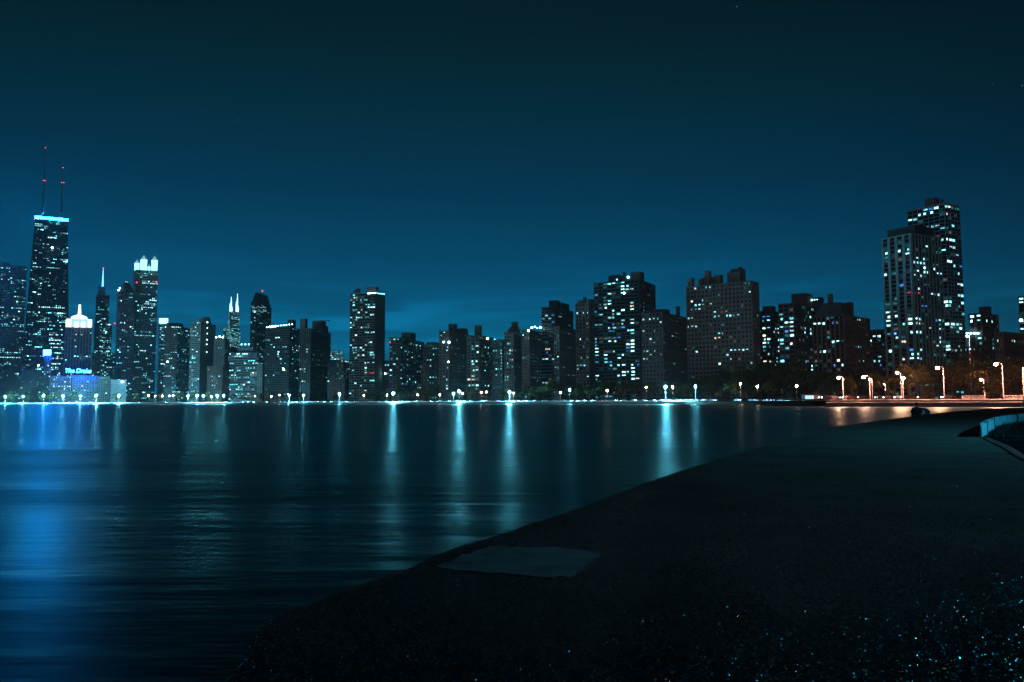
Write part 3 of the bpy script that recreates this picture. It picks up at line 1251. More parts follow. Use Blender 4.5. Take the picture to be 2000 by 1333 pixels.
t.tube([c + Vector((0, 0, z)) for z in (-2, 1.0, 4.0)], [13, 11, 3.0], 14)
t.tube([c + Vector((0, 0, z)) for z in (4.0, 14, 19, 19.5, 22)], [2.6, 2.0, 1.5, 2.2, 1.0], 8)
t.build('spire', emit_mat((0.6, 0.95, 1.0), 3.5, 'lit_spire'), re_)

# lakefront hotel and its roof sign
building('hotel_block', 'low floodlit lakefront hotel block beneath the blue script sign', 141, 191, 735, 1185, xc=142, col='blue', style='mason', fh=3.4, bw=3.6, p=0.22, L1=30, lamps=[(136, 737, 0.9, LAMP_S), (174, 727, 1.0, LAMP_S)])
building('apartment_house', 'low lakefront apartment house with rows of lit rooms below the slender block', 97, 140, 736, 1190, xc=98, col='grey', style='mason', fh=3.3, bw=3.6, p=0.42, run=0.6, L1=25)
building('apartment_house', 'pinkish stone apartment house right of the floodlit hotel block', 192, 215, 737, 1180, xc=193, col='beige', style='mason', fh=3.3, bw=3.3, p=0.10, L1=25)
building('apartment_house', 'pale windowless end of a lakefront apartment house', 216, 247, 743, 1180, xc=217, col='pale', style='blank', p=0.1, L1=20, lamps=[(239, 746, 1.0, LAMP_S)])
building('office_block', 'dark low block at the left edge below the gridded tower', -30, 50, 712, 1400, xc=-30, col='dark', style='grid', p=0.05, L1=30, fh=3.6)
building('office_block', 'dark block standing before the foot of the black tapering tower', 44, 86, 725, 1260, xc=45, col='dark', style='grid', p=0.05, L1=30, lamps=[(75, 714, 1.2, LAMP_S)])
sg = bpy.data.curves.new('rooftop_sign', 'FONT')
sg.body = 'The Drake'
sg.shear = 0.22
sg.size = 8.6
sg.extrude = 0.35
sg.align_x = 'CENTER'
sg.space_character = 0.92
sg.materials.append(emit_mat((0.003, 0.05, 1.0), 220.0, 'blue_neon'))
tmp = bpy.data.objects.new('sign_text', sg)
COL.objects.link(tmp)
so = bpy.data.objects.new('rooftop_sign', bpy.data.meshes.new_from_object(tmp.evaluated_get(bpy.context.evaluated_depsgraph_get())))
bpy.data.objects.remove(tmp)
COL.objects.link(so)
cpos = at(152, 728.5, 1183)
so.location = cpos
so.rotation_euler = (R(90), 0, -math.atan2(cpos.x, cpos.y))
tag(so, 'glowing blue script sign standing on the roof of the floodlit hotel', 'sign')
t = MB()
for k in range(-3, 4):
    t.box(k * 4.2 - 0.12, k * 4.2 + 0.12, -0.12, 0.12, -4.6, 0.3)
t.box(-14, 14, -0.15, 0.15, -0.5, -0.25)
o = t.build('sign_frame', metal_mat((0.05, 0.05, 0.06)), so)
o.rotation_euler = (R(-90), 0, 0)
o.location = (0, 0, -0.6)

# far spire tower
blk, re_, ro_ = building('spire_tower', 'far glass tower with setbacks and a blue lit spire', 188, 214, 577, 2700, xc=188.6, col='blue', style='curtain', fh=3.9, bw=5.0, p=0.09, run=0.5, L1=35,
                         pent=[(192, 206, 560, 14, 'top_tier')], roof=2)
c0, c1 = at(200.5, 560, 2716), at(200.5, 524, 2716)
c1.x = c0.x
t = MB()
t.tube([c0 - ro_, (c0 - ro_).lerp(c1 - ro_, 0.5), c1 - ro_], [3.2, 2.2, 0.8], 8)
t.build('spire', emit_mat((0.10, 0.35, 1.0), 4.0, 'blue_spire'), re_)
t = MB()
t.ball((0, 0, 0), 2.4, 2.4, 2.4, 8, 5)
t.build('beacon', LAMP_R, re_, c1 - ro_)
building('glass_tower', 'dim glass tower with many lit floors under the spire tower', 185, 219, 632, 1900, xc=186, col='blue', style='curtain', fh=3.6, bw=3.6, p=0.16, run=0.5, L1=40)
building('apartment_tower', 'dim apartment block filling the gap right of the crowned tower', 180, 232, 690, 1500, xc=181, col='slate', style='grid', fh=3.2, bw=3.4, p=0.2, run=0.4, L1=30, rows=[(661, 181, 192, 'm')], lamps=[(224, 632, 1.5, LAMP_R)])

# stone tower with conical top, and the four-lantern tower
blk, re_, ro_ = building('stone_tower', 'brown tower with a dark conical roof beside the four-lantern tower', 229, 263, 572, 1420, xc=232, col='brown', style='grid', fh=3.3, bw=3.2, p=0.09, L1=34,
                         lamps=[(231.5, 567, 1.3, LAMP_W), (234, 563, 1.2, LAMP_W), (246, 552, 1.2, LAMP_C, 10), (249, 552, 1.0, LAMP_C, 10)])
c = at(247, 572, 1433) - ro_
t = MB()
t.tube([c + Vector((0, 0, z)) for z in (-1, 8, 17, 19)], [13, 10.5, 5, 3.5], 12)
t.build('conical_roof', wall_mat(WALL['dark'], 0.8, 0.2, 0.1, 'dark_roofing'), re_)
blk, re_, ro_ = building('lantern_tower', 'tall tower crowned by four brilliant roof lanterns', 261, 309, 529, 1470, xc=266, col='stone', style='grid', fh=3.5, bw=3.4, p=0.10, run=0.5,
                         rows=[(589, 284, 309, ''), (594, 280, 309, ''), (601, 276, 296, ''), (603, 276, 296, 'm'), (650, 276, 296, ''), (655, 276, 290, '')], lamps=[(267, 552, 1.5, LAMP_R), (306, 551, 1.5, LAMP_R)], roof=2)
wl4 = emit_mat((0.32, 0.95, 0.95), 2.2, 'lantern_glass')
for (x0, x1, y0, off) in ((263.5, 272.5, 512, 0.5), (275.5, 287.5, 505, 0.7), (289, 294, 519, 26), (297, 308, 506, 1.0)):
    q = Block(x0, None, x1, y0 + 2, 1470 + off, blk.z0 + blk.H + 1.9, THETA)
    t = MB()
    for (fa, fb) in ((0, 0.26), (0.37, 0.63), (0.74, 1.0)):
        for (fc, fd) in ((0, 0.26), (0.37, 0.63), (0.74, 1.0)):
            q.hexa(t, ro_, q.L1 * fa, q.L1 * fb, q.L2 * fc, q.L2 * fd, 0, q.H * 0.8)
    q.hexa(t, ro_, -0.2, q.L1 + 0.2, -0.2, q.L2 + 0.2, q.H * 0.8, q.H)
    ln_ = t.build('lantern', wl4, re_)
    t = MB()
    cc = q.pt(q.L1 / 2, q.L2 / 2, q.H) - ro_
    rr_ = max(q.L1, q.L2) * 0.55
    t.tube([cc, cc + Vector((0, 0, rr_ * 0.9)), cc + Vector((0, 0, rr_ * 1.3))], [rr_, rr_ * 0.5, rr_ * 0.2], 8)
    t.ball(cc + Vector((0, 0, rr_ * 1.5)), 0.9, 0.9, 0.9, 8, 5)
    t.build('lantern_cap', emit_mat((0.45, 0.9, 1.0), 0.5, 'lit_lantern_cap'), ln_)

building('flat_block', 'dark flat block with a lit white roof box right of the lantern tower', 310, 331, 632, 1330, xc=312, col='grey', style='balc', fh=3.2, bw=3.2, p=0.3, lamps=[])
blk, re_, ro_ = building('flat_block', 'wide dark apartment block with lit roof row behind the lakefront lamps', 322, 373, 638, 1240, xc=347, col='dark', style='band', fh=3.1, bw=3.2, p=0.10, rows=[(640, 340, 352, 'm')],
                         lamps=[(327, 707, 1.0, LAMP_S)], pent=[(326, 358, 631, 9)])
t = MB()
c = at(318, 627, 1328) - ro_
t.box(c.x - 6.5, c.x + 6.5, c.y, c.y + 6, c.z - 4.5, c.z + 4.5)
t.build('roof_box', emit_mat((0.5, 0.95, 1.0), 1.6, 'lit_roof_box'), re_)
building('beige_tower', 'beige apartment tower with plain lit side wall and roof plant', 372, 421, 630, 1200, xc=392, col='beige', style='grid', rstyle='blank', fh=3.1, bw=3.0, p=0.24, pent=[(383, 412, 623, 12), (397, 410, 620, 14)],
         lamps=[(405, 630, 0.9, LAMP_W), (405, 641, 0.55, LAMP_W), (405, 652, 0.55, LAMP_W), (404.5, 664, 0.6, LAMP_W), (404, 673, 0.55, LAMP_W), (404, 688, 0.5, LAMP_W)])
building('brown_block', 'dark brown block with three roof lights left of the twin-antenna tower', 418, 447, 662, 1180, col='brown', style='mason', fh=3.2, bw=3.0, p=0.08,
         lamps=[(422, 659, 0.9, LAMP_S), (429, 657.5, 1.0, LAMP_S), (435, 659, 0.9, LAMP_S)])
building('brick_block', 'low brick block in front of the brown block behind the lamps', 405, 447, 716, 1120, col='brick', style='mason', fh=3.3, bw=3.0, p=0.14)
blk, re_, ro_ = building('twin_antenna_tower', 'distant dark tower with two brightly lit white antennas', 446, 468, 609, 4000, xc=450, col='blue', style='band', fh=4.2, bw=6, p=0.30, run=0.75, roof=1)
for (x, y0, y1, wd) in ((451.5, 609, 580, 5.0), (463.5, 609, 574, 5.0)):
    c0, c1 = at(x, y0, 4010), at(x + 0.3, y1, 4010)
    t = MB()
    d = c1 - c0
    t.tube([c0 - ro_ + d * f for f in (0, 0.33, 0.34, 0.72, 0.73, 1.0)], [7.5, 5.5, 3.4, 2.8, 1.8, 1.4], 8)
    t.tube([c0 - ro_ + Vector((-7, 0, 0)), c0 - ro_ + Vector((-7, 0, d.z * 0.55))], [1.5, 1.2], 6)
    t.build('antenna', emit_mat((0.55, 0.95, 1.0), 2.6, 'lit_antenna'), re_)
building('setback_block', 'lit setback block standing below the twin-antenna tower', 436, 470, 641, 3800, xc=442, col='blue', style='band', fh=4.2, bw=6, p=0.45, run=0.8)
building('dark_office_slab', 'dark slab with a lit top row behind the white banded block', 446, 490, 675, 1500, xc=452, col='dark', style='pier', p=0.05, rows=[(677, 450, 466, 'm')], lamps=[(472, 673, 1.5, LAMP_C), (479, 673, 1.6, LAMP_C), (486, 673, 1.4, LAMP_C)])
blk, re_, ro_ = building('banded_block', 'white banded mid-rise with strips of brightly lit rooms', 448, 513, 690, 1130, xc=503, col='grey', style='band', fh=3.4, bw=3.3, p=0.20, run=0.6,
                         pent=[(464, 506, 680, 8)], rows=[(693, 466, 480, 'm'), (695, 450, 468, '')])
building('narrow_block', 'narrow pale block between the banded mid-rise and the curved-roof block', 503, 517, 712, 1110, col='beige', style='mason', p=0.12)
# tower with sloping top
blk, re_, ro_ = building('sloped_top_tower', 'dark stone tower with a tapering hipped roof and red beacon', 490, 530, 592, 1870, xc=500, col='brown', style='pier', fh=3.4, bw=4.0, p=0.05, run=0.5, roof=1.5,
                         rows=[(601, 495, 520, 'm'), (607, 496, 520, 'm'), (610, 496, 518, '')])
q = Block(492, 501.5, 528, 570, 1871, blk.z0 + blk.H + 1.4, blk.theta, taper=0.0, ym=592)
q.taper = 0.34
q.L1, q.L2 = blk.L1 * 0.92, blk.L2 * 0.92
q.C = Vector((*blk.pt(blk.L1 * 0.04, blk.L2 * 0.04, 0).xy, q.z0))
t = MB()
q.hexa(t, ro_, 0, q.L1, 0, q.L2, 0, q.H)
t.build('hipped_roof', wall_mat(WALL['dark'], 0.8, 0.2, 0.05, 'dark_roofing'), re_)
t = MB()
t.ball((0, 0, 0), 2.0, 2.0, 2.0, 8, 5)
t.build('beacon', LAMP_R, re_, at(512.5, 568.5, 1880) - ro_)
building('curved_roof_block', 'wide dark apartment block with a glowing roof edge below the hipped tower', 519, 590, 640, 1060, xc=566, col='dark', style='balc', rstyle='band', fh=3.1, bw=3.4, p=0.045, pent=[(562, 578, 625, 14)],
         lamps=[(521 + i * 5.5, 639.5 - i * 0.65, 0.7 + 0.25 * (i in (1, 2, 3)), LAMP_S if i in (1, 2, 3) else LAMP_W) for i in range(10)] + [(554, 722, 1.0, LAMP_S)],
         lit=z3('605,720 690,705m 690,725 680,745 700,770 740,660 755,660 820,660 850,660 880,662 820,685 850,685 875,683 705,808 740,808 730,865s 845,880m 820,490 850,487 880,485 645,935 595,605 610,635 560,935'), indiv=True)
blk, re_, ro_ = building('brown_twin_block', 'brown block with stepped roofline and a roof crane arm', 586, 646, 643, 1040, xc=607, col='brown', style='pier', rstyle='mason', fh=3.2, bw=3.0, p=0.02,
                         pent=[(586, 601, 623, 3), (610, 637, 627, 8), (604, 641, 636, 5)], lit=z3('955,677 955,705 1008,705 1010,732m 1053,705 1085,735 1103,735 1005,788 1053,788 1065,788 1100,840 1100,885 1100,920 910,865 932,865 932,887 910,993 932,993 1050,1020 1030,500w 1053,500 1000,500'), indiv=True)
t = MB()
c = at(636, 627, 1045) - ro_
t.obox(c, Vector((1, 0, 0)), Vector((0, 1, 0)), -7, 5, -0.3, 0.3, -0.3, 0.5)
t.obox(c, Vector((1, 0, 0)), Vector((0, 1, 0)), 3.0, 5.6, -0.9, 0.9, -0.9, 0.9)
t.build('crane_arm', metal_mat((0.05, 0.05, 0.05)), re_)
building('far_lit_block', 'far small block with densely lit upper floors behind the low dark block', 645, 670, 686, 1500, col='blue', style='curtain', fh=3.4, bw=3.2, p=0.75, run=0.8)
building('low_dark_block', 'low dark block between the crane block and the pale slab tower', 640, 684, 704, 1050, col='dark', style='grid', fh=3.3, bw=3.2, p=0.10, rows=[(706, 668, 680, 'm')])
building('low_brick_house', 'low brick house with pale cornice in the gap left of the slab tower', 643, 686, 741, 1000, col='brick', style='mason', fh=3.4, bw=3.4, p=0.02)
# the pale slab tower
blk, re_, ro_ = building('slab_tower', 'tall slab tower with balconies and a plain pale concrete end wall', 684, 752, 574, 930, xc=733, col='stone', style='balc', rstyle='blank', fh=2.95, bw=3.0, p=0.02,
                         lit=z4('297,185 300,213 325,213 350,213 295,242 292,270 320,318 300,320 410,268 430,270 440,295m 465,292m 485,290m 345,335 400,330 265,380 320,385m 345,388 265,400 310,418 265,425 275,493 440,525 460,522 480,522 410,525 320,560 265,645 300,670 345,658m 275,668 390,680 275,715 315,715 390,750m 440,715 470,715 440,745 475,745 310,762 400,805m 430,803 465,803 390,860m 400,885 390,910w 440,910r 480,908r 440,625 410,635 290,880 400,985 440,985 470,985 345,1012 300,1000m 290,1060 390,1060m 410,1060 480,358 455,358 385,750m'),
                         pent=[(717, 740, 560, 4)], lamps=[(719 + i * 2.4, 573.5 - i * 0.15, 0.62, LAMP_W) for i in range(7)] + [(737 + i * 2.7, 573.6 + i * 0.2, 0.5, LAMP_C, -0.5 + i * 1.2) for i in range(6)], indiv=True)
t = MB()
c = at(697, 572, 945) - ro_
t.hexa([c + Vector(v) for v in ((-5, -2, 0), (4, -2, 0), (4, 2, 0), (-5, 2, 0), (-1, -2, 4), (4, -2, 6), (4, 2, 6), (-1, 2, 4))])
t.build('roof_wedge', wall_mat(WALL['stone'], 0.85, 0.22, 0.08, 'stone_facade'), re_)
building('small_block', 'small dark block squeezed beside the slab tower with a lit top', 750, 764, 706, 950, col='slate', style='grid', p=0.1, rows=[(704, 752, 762, 'm'), (716, 752, 762, '')], lamps=[(752.5, 730, 0.7, LAMP_S)])
building('flat_roof_block', 'dark apartment block with flat penthouse and red corner beacon', 761, 828, 661, 840, xc=780, col='slate', style='grid', fh=3.0, bw=3.4, p=0.02, pent=[(776, 812, 650, 5)],
         lit=z4('675,583 705,583 880,595 910,640m 820,635 840,635 880,665 910,670 727,665m 880,637 645,672 645,700 790,730 800,715 835,772m 855,772 785,775 685,780 705,780 645,765 725,823b 790,820 645,873m 880,888 910,888 730,870 645,940 730,960 790,935 840,930 785,980 840,978 865,980 735,1000 785,1000b 840,1010 880,1030 905,1030 655,820'), lamps=[(762, 669, 0.7, LAMP_R)], indiv=True)
building('round_top_block', 'dark block with a low curved roof right of the flat penthouse block', 827, 866, 674, 830, col='dark', style='mason', fh=3.0, bw=3.0, p=0.05, pent=[(833, 858, 669, 3)],
         lit=z4('1020,690 1075,670 1020,720 1080,720 990,775 995,850 990,945 1020,950 990,1000 1020,1000 980,975') + z5('28,620 30,675 30,835 30,945 60,945 28,975 60,975 88,975'), indiv=True)
building('red_brick_strip', 'narrow reddish lit brick front between two dark blocks', 823, 834, 714, 815, col='brick', style='mason', fh=3.0, bw=2.4, p=0.02)
building('tall_flat_block', 'dark apartment block with two roof star lamps and a boxy roof house', 858, 918, 648, 800, xc=877, col='brown', style='mason', fh=3.0, bw=3.2, p=0.02, pent=[(876, 893, 633, 6), (893, 914, 642, 3)],
         lit=z5('75,480 70,495 205,487 300,490 325,492m 215,537 295,540 240,565 135,620m 170,620 135,650 235,625 283,625 200,680 285,680m 237,705 283,735m 240,733 135,755m 170,785w 125,815 283,790 283,815m 240,840m 240,870m 195,865 280,875b 135,945m 135,1000m 135,1030m 240,950'),
         lamps=[(866.5, 668.5, 0.7, LAMP_S), (877, 669, 0.9, LAMP_S), (876, 707, 0.6, LAMP_S)], indiv=True)
building('chimney_block', 'dark apartment block with a tall square roof tower and wide lit bays', 912, 967, 657, 780, xc=936, col='brown', style='grid', fh=3.0, bw=4.2, p=0.02, pent=[(927, 941, 636, 8, 'roof_tower')],
         lit=z5('370,590 430,610m 370,615 375,645 430,670m 505,610 525,615 525,670 550,700 370,760m 430,757m 505,757 375,790 370,850 430,845m 375,905m 505,850 435,990m 505,990 530,990 435,1020'), lamps=[(952, 661.5, 1.0, LAMP_S), (966, 663, 0.6, LAMP_C)], indiv=True)
building('dark_narrow_block', 'narrow dark block with scattered lit rooms left of the cupola house', 962, 989, 665, 770, col='slate', style='mason', fh=3.0, bw=2.6, p=0.02,
         lit=z5('610,650 610,672 658,592 690,625 655,650 668,680m 690,680 670,707m 665,735 665,765 645,825 665,820 605,845m 690,850 660,880 610,905m 660,965'), indiv=True)
blk, re_, ro_ = building('cupola_house', 'brown masonry house with stepped gables and a square cupola', 985, 1022, 650, 740, xc=1003, col='brown', style='mason', fh=3.1, bw=2.6, p=0.02,
                         pent=[(990, 1016, 643, 3), (995, 1014, 639, 5), (999, 1012, 629, 6, 'cupola')],
                         lit=z5('720,580 740,578 755,640 780,640 800,640 880,640 905,640 870,668m 905,672 720,675 740,675 757,740 778,740 720,770 725,800 790,800 795,830m 840,830 705,905 735,905 705,930 735,930 795,895 800,960 875,860m 905,860 880,992 910,992'), indiv=True)
building('lamp_roof_block', 'dark block with a row of star-bright roof lamps left of the terrace tower', 1019, 1061, 646, 720, xc=1034, col='brown', style='mason', fh=3.0, bw=2.4, p=0.02,
         lit=z5('885,480 905,515 940,510 1010,490 1040,490 1055,490 1040,555m 1060,555 980,655 960,690 980,690 965,725 990,757 960,790 985,790 1040,625 1020,790 1060,790 1020,850 1050,852 1020,885 1055,885 960,920 990,918 1020,955 1050,985 1070,850'),
         lamps=[(1032.5, 646, 0.7, LAMP_S), (1038.5, 640, 0.7, LAMP_S), (1045, 639, 0.6, LAMP_S), (1049.5, 641.5, 0.5, LAMP_W), (1055.5, 640, 0.7, LAMP_S)], indiv=True)
building('terrace_tower', 'dark tower with banded glass side and brick side above a terrace', 1058, 1119, 601, 740, xc=1083, col='slate', style='band', rstyle='mason', fh=3.1, bw=3.0, p=0.015, pent=[(1065, 1112, 592, 4), (1072, 1094, 587, 7)],
         lit=z6('105,460 128,458 165,458b 178,458b 235,430 237,458 155,482 95,490 110,757w 135,755w 115,787b 120,840 100,840 170,840 100,1025 120,1025 150,1025 135,1025'), indiv=True)
building('brick_terrace_house', 'brown brick front block standing before the terrace tower', 1082, 1127, 640, 680, xc=1092, col='brown', style='mason', fh=3.1, bw=2.6, p=0.015,
         lit=z6('258,550 293,553 340,550 205,630 222,628 305,622 293,730 210,800 240,800 262,800 195,907 215,905 260,905m 300,970 345,965m 208,1005 250,595 348,552'), indiv=True)
building('crenellated_block', 'brown masonry block with notched roofline beside the wide balcony slab', 1124, 1163, 594, 700, xc=1150, col='stone', style='mason', fh=3.3, bw=3.4, p=0.015, pent=[(1128, 1142, 587, 3), (1139, 1146, 581, 4), (1148, 1160, 585, 4)],
         lit=z6('385,430 385,460m 440,453 468,450 505,455m 470,523 410,657m 472,655 442,720b 415,833 475,825 385,897 415,897 447,897 475,965'), indiv=True)
building('balcony_slab', 'wide dark slab with tiers of pale balconies and a plain dark side', 1160, 1279, 548, 667, xc=1247, col='slate', style='balc', rstyle='pier', fh=2.95, bw=4.3, p=0.01, pent=[(1188, 1216, 537, 4), (1217, 1222, 532, 8), (1232, 1258, 531, 5)],
         lit=z6('590,210d 632,205 675,200 695,198 752,188 750,218m 790,215 760,248m 795,245 835,238 745,275m 770,270 660,288 595,325d 838,352 665,345 663,373m 835,382 598,405m 755,420m 845,412m 545,418b 668,424 592,465 670,458 750,508 758,535 828,498 705,540b 847,530 535,555 562,555 655,572 685,572 760,570b 640,607b 672,600d 850,588 848,612 797,590 710,655b 540,667 548,693b 675,687 637,690 850,675m 850,700m 800,705m 800,738b 840,733m 855,762m 550,780m 600,805m 770,797m 715,797d 712,826 605,835 560,860b 600,862 668,862b 770,880m 718,887 852,880 852,908m 850,938m 760,940m 800,938 640,888 550,980m 715,970m 762,972 850,970 855,997m 870,997 533,757 930,355d 930,383b 930,415 928,443m'),
         lamps=[(1227, 542, 1.0, LAMP_W), (1205, 546.5, 0.5, LAMP_C), (1219, 573, 0.7, LAMP_S)], indiv=True)
building('dark_masonry_block', 'low dark masonry block in the gap right of the balcony slab', 1253, 1341, 612, 640, xc=1294, col='brown', style='mason', fh=3.3, bw=3.0, p=0.01, pent=[(1277, 1308, 604, 8), (1320, 1328, 599, 6, 'chimney')],
         lit=z6('935,497 980,490 995,490 1010,490 1025,490 1045,488 1065,528 1170,490 1240,502 940,607m 1030,607 1105,637 1210,607m 1268,607 1170,640 995,648 1030,683 1105,680 940,757 955,757 1033,757 1288,762m 985,790 1075,790 942,828 957,828 1110,930 1250,930'), indiv=True)
building('grand_apartment_house', 'broad grey stone apartment house with rows of small windows and roof turrets', 1340, 1481, 551, 615, xc=1468, col='stone', style='mason', rstyle='pier', fh=3.4, bw=3.2, p=0.006,
         pent=[(1343, 1356, 544, 6, 'turret'), (1364, 1374, 546, 7, 'turret'), (1376, 1389, 530, 9, 'turret'), (1370, 1412, 541, 14), (1396, 1412, 537, 8, 'turret'), (1420, 1454, 531, 7), (1426, 1456, 525, 12), (1442, 1450, 522, 14, 'chimney')],
         lit=z7('170,365 198,365m 222,365 287,357 130,407 160,407m 178,407 200,407m 113,492 130,492 330,435 330,468 347,468 363,468 440,455m 457,453m 470,453 495,450 528,452 405,420r 408,545d 370,625 393,627m 413,627 333,672w 352,672w 455,775m 475,775m 500,775 525,772m 540,772 570,770 598,770 452,815 462,815 373,860s 640,860 625,257m 185,762 87,762m 250,222 280,222 300,222 165,225w 685,467 690,785'), indiv=True)
building('teal_glass_block', 'glassy block with teal lit rooms between stone house and dark tower', 1478, 1524, 609, 660, xc=1505, col='slate', style='grid', fh=3.1, bw=4.0, p=0.03, pent=[(1489, 1515, 598, 6)],
         lit=z7('730,487b 765,487b 730,512 770,512 730,562m 770,562m 800,565 840,568m 825,600 855,610 870,628b 735,637 735,663m 770,663m 855,668m 800,692 775,690 738,692s 735,720 805,715 865,720 735,768 770,790 800,795 715,820 850,848m 810,850 740,843 825,867 855,867 765,762d 775,735d'), indiv=True)
building('dark_tower_block', 'dark brown tower with a wide flat penthouse behind the mansard house', 1520, 1611, 594, 590, xc=1550, col='brown', style='fine', fh=3.1, bw=3.6, p=0.01, pent=[(1542, 1586, 573, 8), (1584, 1609, 581, 16)],
         lit=z7('890,465 890,490 985,482 985,512m 943,515m 888,548 940,545d 985,545 890,578 940,578b 990,578 985,605 988,637m 988,700 895,685 940,637d 895,710 950,735 905,830 1090,470d 1130,470 1090,568 1090,598m 1133,563 1133,598 1100,912m 1147,912m 1140,750d'), lamps=[(1586, 586.5, 0.6, LAMP_W, 4), (1591, 586, 0.45, LAMP_C, 4), (1596, 585.5, 0.4, LAMP_C, 4)], indiv=True)
# mansard house
blk, re_, ro_ = building('mansard_house', 'reddish brown house with steep mansard roof, dormers and tall chimneys', 1587, 1672, 617, 540, xc=1648, col='brick', style='pier', rstyle='mason', fh=3.3, bw=3.0, p=0.01,
                         lit=z7('1213,547m 1235,547m 1260,547m 1318,545b 1180,553 1290,477d 1313,477d 1333,477d 1300,665d 1325,665m 1345,668m 1390,662d 1225,762 1245,762 1265,762m 1330,878b 1395,880 1385,845'), indiv=True)
q = Block(1590, 1647, 1670, 588, 541, blk.z0 + blk.H + 0.85, blk.theta, ym=614)
q.taper = 0.42
t = MB()
q.hexa(t, ro_, 0, q.L1, 0, q.L2, 0, q.H)
slate = wall_mat(WALL['slate'], 0.7, 0.25, 0.4, 'slate_roof')
t.build('mansard_roof', slate, re_)
for (x0, x1, y, off) in ((1616, 1627, 574, 7), (1652, 1667, 590, 6), (1608, 1614, 592, 4)):
    q2 = Block(x0, None, x1, y, blk.front_depth((x0 + x1) / 2) + off, blk.z0 + blk.H, blk.theta)
    t = MB()
    q2.hexa(t, ro_, 0, q2.L1, 0, q2.L2, 0, q2.H)
    t.build('chimney', wall_mat(WALL['brick'], 0.85, 0.22, 0.08, 'brick_facade'), re_)
building('brick_wing', 'plain dark red brick wing right of the mansard house', 1664, 1698, 621, 555, xc=1672, col='brick', style='mason', fh=3.2, bw=3.6, p=0.005, lit=z7('1522,510 1522,550d 1575,520d 1527,634 1522,717 1560,717 1527,845 1565,845'), indiv=True)
building('low_lit_block', 'low dark block with blue lit rooms left of the ribbed white tower', 1694, 1732, 646, 600, col='slate', style='grid', fh=3.1, bw=3.4, p=0.03,
         lit=z7('1650,682m 1678,650m 1708,655m 1640,800b 1640,830 1670,850 1698,830m 1665,855 1700,880b') + r2('25,725m 135,680m 160,755b 15,910b 15,950 55,990 100,955 150,950 140,1022b'), indiv=True)
# right-hand towers
building('gridded_dark_tower', 'tallest dark tower with thin pale grid and roof drums behind the ribbed tower', 1772, 1874, 400, 640, xc=1844.5, theta=58, col='aqua', style='curtain', fh=3.0, bw=4.4, p=0.008, roof=1.6, roof_col='pale',
         rows=[(632.5, 1844, 1876, 'm')],
         lit=r1('500,405 545,402m 585,400 655,335m 690,330m 740,320m 785,315m 745,262 780,262 820,255b 860,245m 715,528m 775,518 850,508 930,495 870,648m 930,650 960,645 960,810 1000,490d 1085,460 1000,640m 1035,655m 1070,660 1100,690 1045,755 1080,765 1035,955m 1065,970m 1095,980 1125,1085 1160,1100 1135,1245 1185,1250m') +
         r2('980,215 1010,215m 975,270 1010,270m 1055,215 1060,270 985,485s 1020,485m 1070,485m 1100,485m 1130,490 1160,490 1170,130 1200,135 1190,550m 1210,240 1210,352 1125,590 1020,792 1040,845 1145,805'),
         pent=[(1806, 1835, 386, 14), (1834, 1843, 390, 6, 'roof_drum')], pen_col='stone', indiv=True)
building('ribbed_tower', 'pale tower with strong vertical ribs and an overhanging roof slab', 1722, 1837, 458, 540, xc=1779, theta=61, col='aqua', style='pier', fh=3.0, bw=6.2, rbw=3.5, p=0.012, roof=0.8,
         pent=[(1733, 1824, 440, 3)], pen_col='slate',
         lit=r1('187,835m 380,800s 350,805m 465,790 470,855m 190,910d 197,955d 200,1128m 300,1115d 400,1280b 720,775 845,820d 885,825d 605,920 685,900 688,955 690,1015s 695,1065m 735,1075m 820,1030m 820,975d 850,985d 610,1100m 655,1110m 570,1108 860,1105m 905,1115m 705,1235d 745,1240d 910,1220d 620,1275m') +
         r2('495,65r 580,65r 622,75r 220,215d 320,195d 225,325m 318,320d 225,385 318,378m 228,448m 245,515 315,515d 510,425m 435,490 515,485m 240,625d 520,605m 435,722w 258,857s 540,903 545,840b 440,970w 535,965m 672,135d 795,105m 835,112b 875,120m 680,262b 718,268b 720,372d 597,418s 640,425 597,487 645,490 685,490d 860,460b 890,460m 930,465g 905,520g 775,562w 890,572 940,580d 603,603m 645,603m 738,675d 905,695m 905,755m 945,755d 868,800m 660,845 945,805d 615,890 615,955m 658,958 820,912d 870,915d'), indiv=True)
building('boxy_flat_block', 'dark flat block with roof house and lit corner rooms right of the towers', 1892, 1949, 614, 560, xc=1918, col='slate', style='pier', fh=3.2, bw=4.4, p=0.015, pent=[(1912, 1936, 599, 6)],
         lit=parse('105,405m 140,405m 105,465s 140,465 185,460 228,460m 290,460 195,640m 230,640d 300,640d 300,700d 305,735', 1880, 540, 5.125), lamps=[(1889 + i * 7, 651.5, 0.55, LAMP_S) for i in range(4)], indiv=True)
building('edge_tower', 'dark tower at the right edge of the frame with bright balconies', 1989, 2060, 580, 640, xc=2010, col='slate', style='balc', fh=3.1, bw=4.4, p=0.05, lit=parse('585,250m 600,280m 590,545', 1880, 540, 5.125), lamps=[(1994, 626, 1.0, LAMP_S)], indiv=True)
building('low_brown_block', 'low brown masonry block at the right edge behind the orange-lit trees', 1943, 2070, 651, 480, xc=1960, col='brown', style='mason', fh=3.3, bw=3.0, p=0.01, lit=parse('370,680w 490,672m 525,672s 590,672m', 1880, 540, 5.125), indiv=True)
building('low_terrace_block', 'low dark block below the gridded dark tower half hidden by trees', 1862, 1915, 680, 500, col='slate', style='mason', fh=3.2, bw=3.2, rbw=None, dim=0.10, p=0.03, lit=parse('60,742m 90,742m 120,742 180,742s', 1880, 540, 5.125), indiv=True)

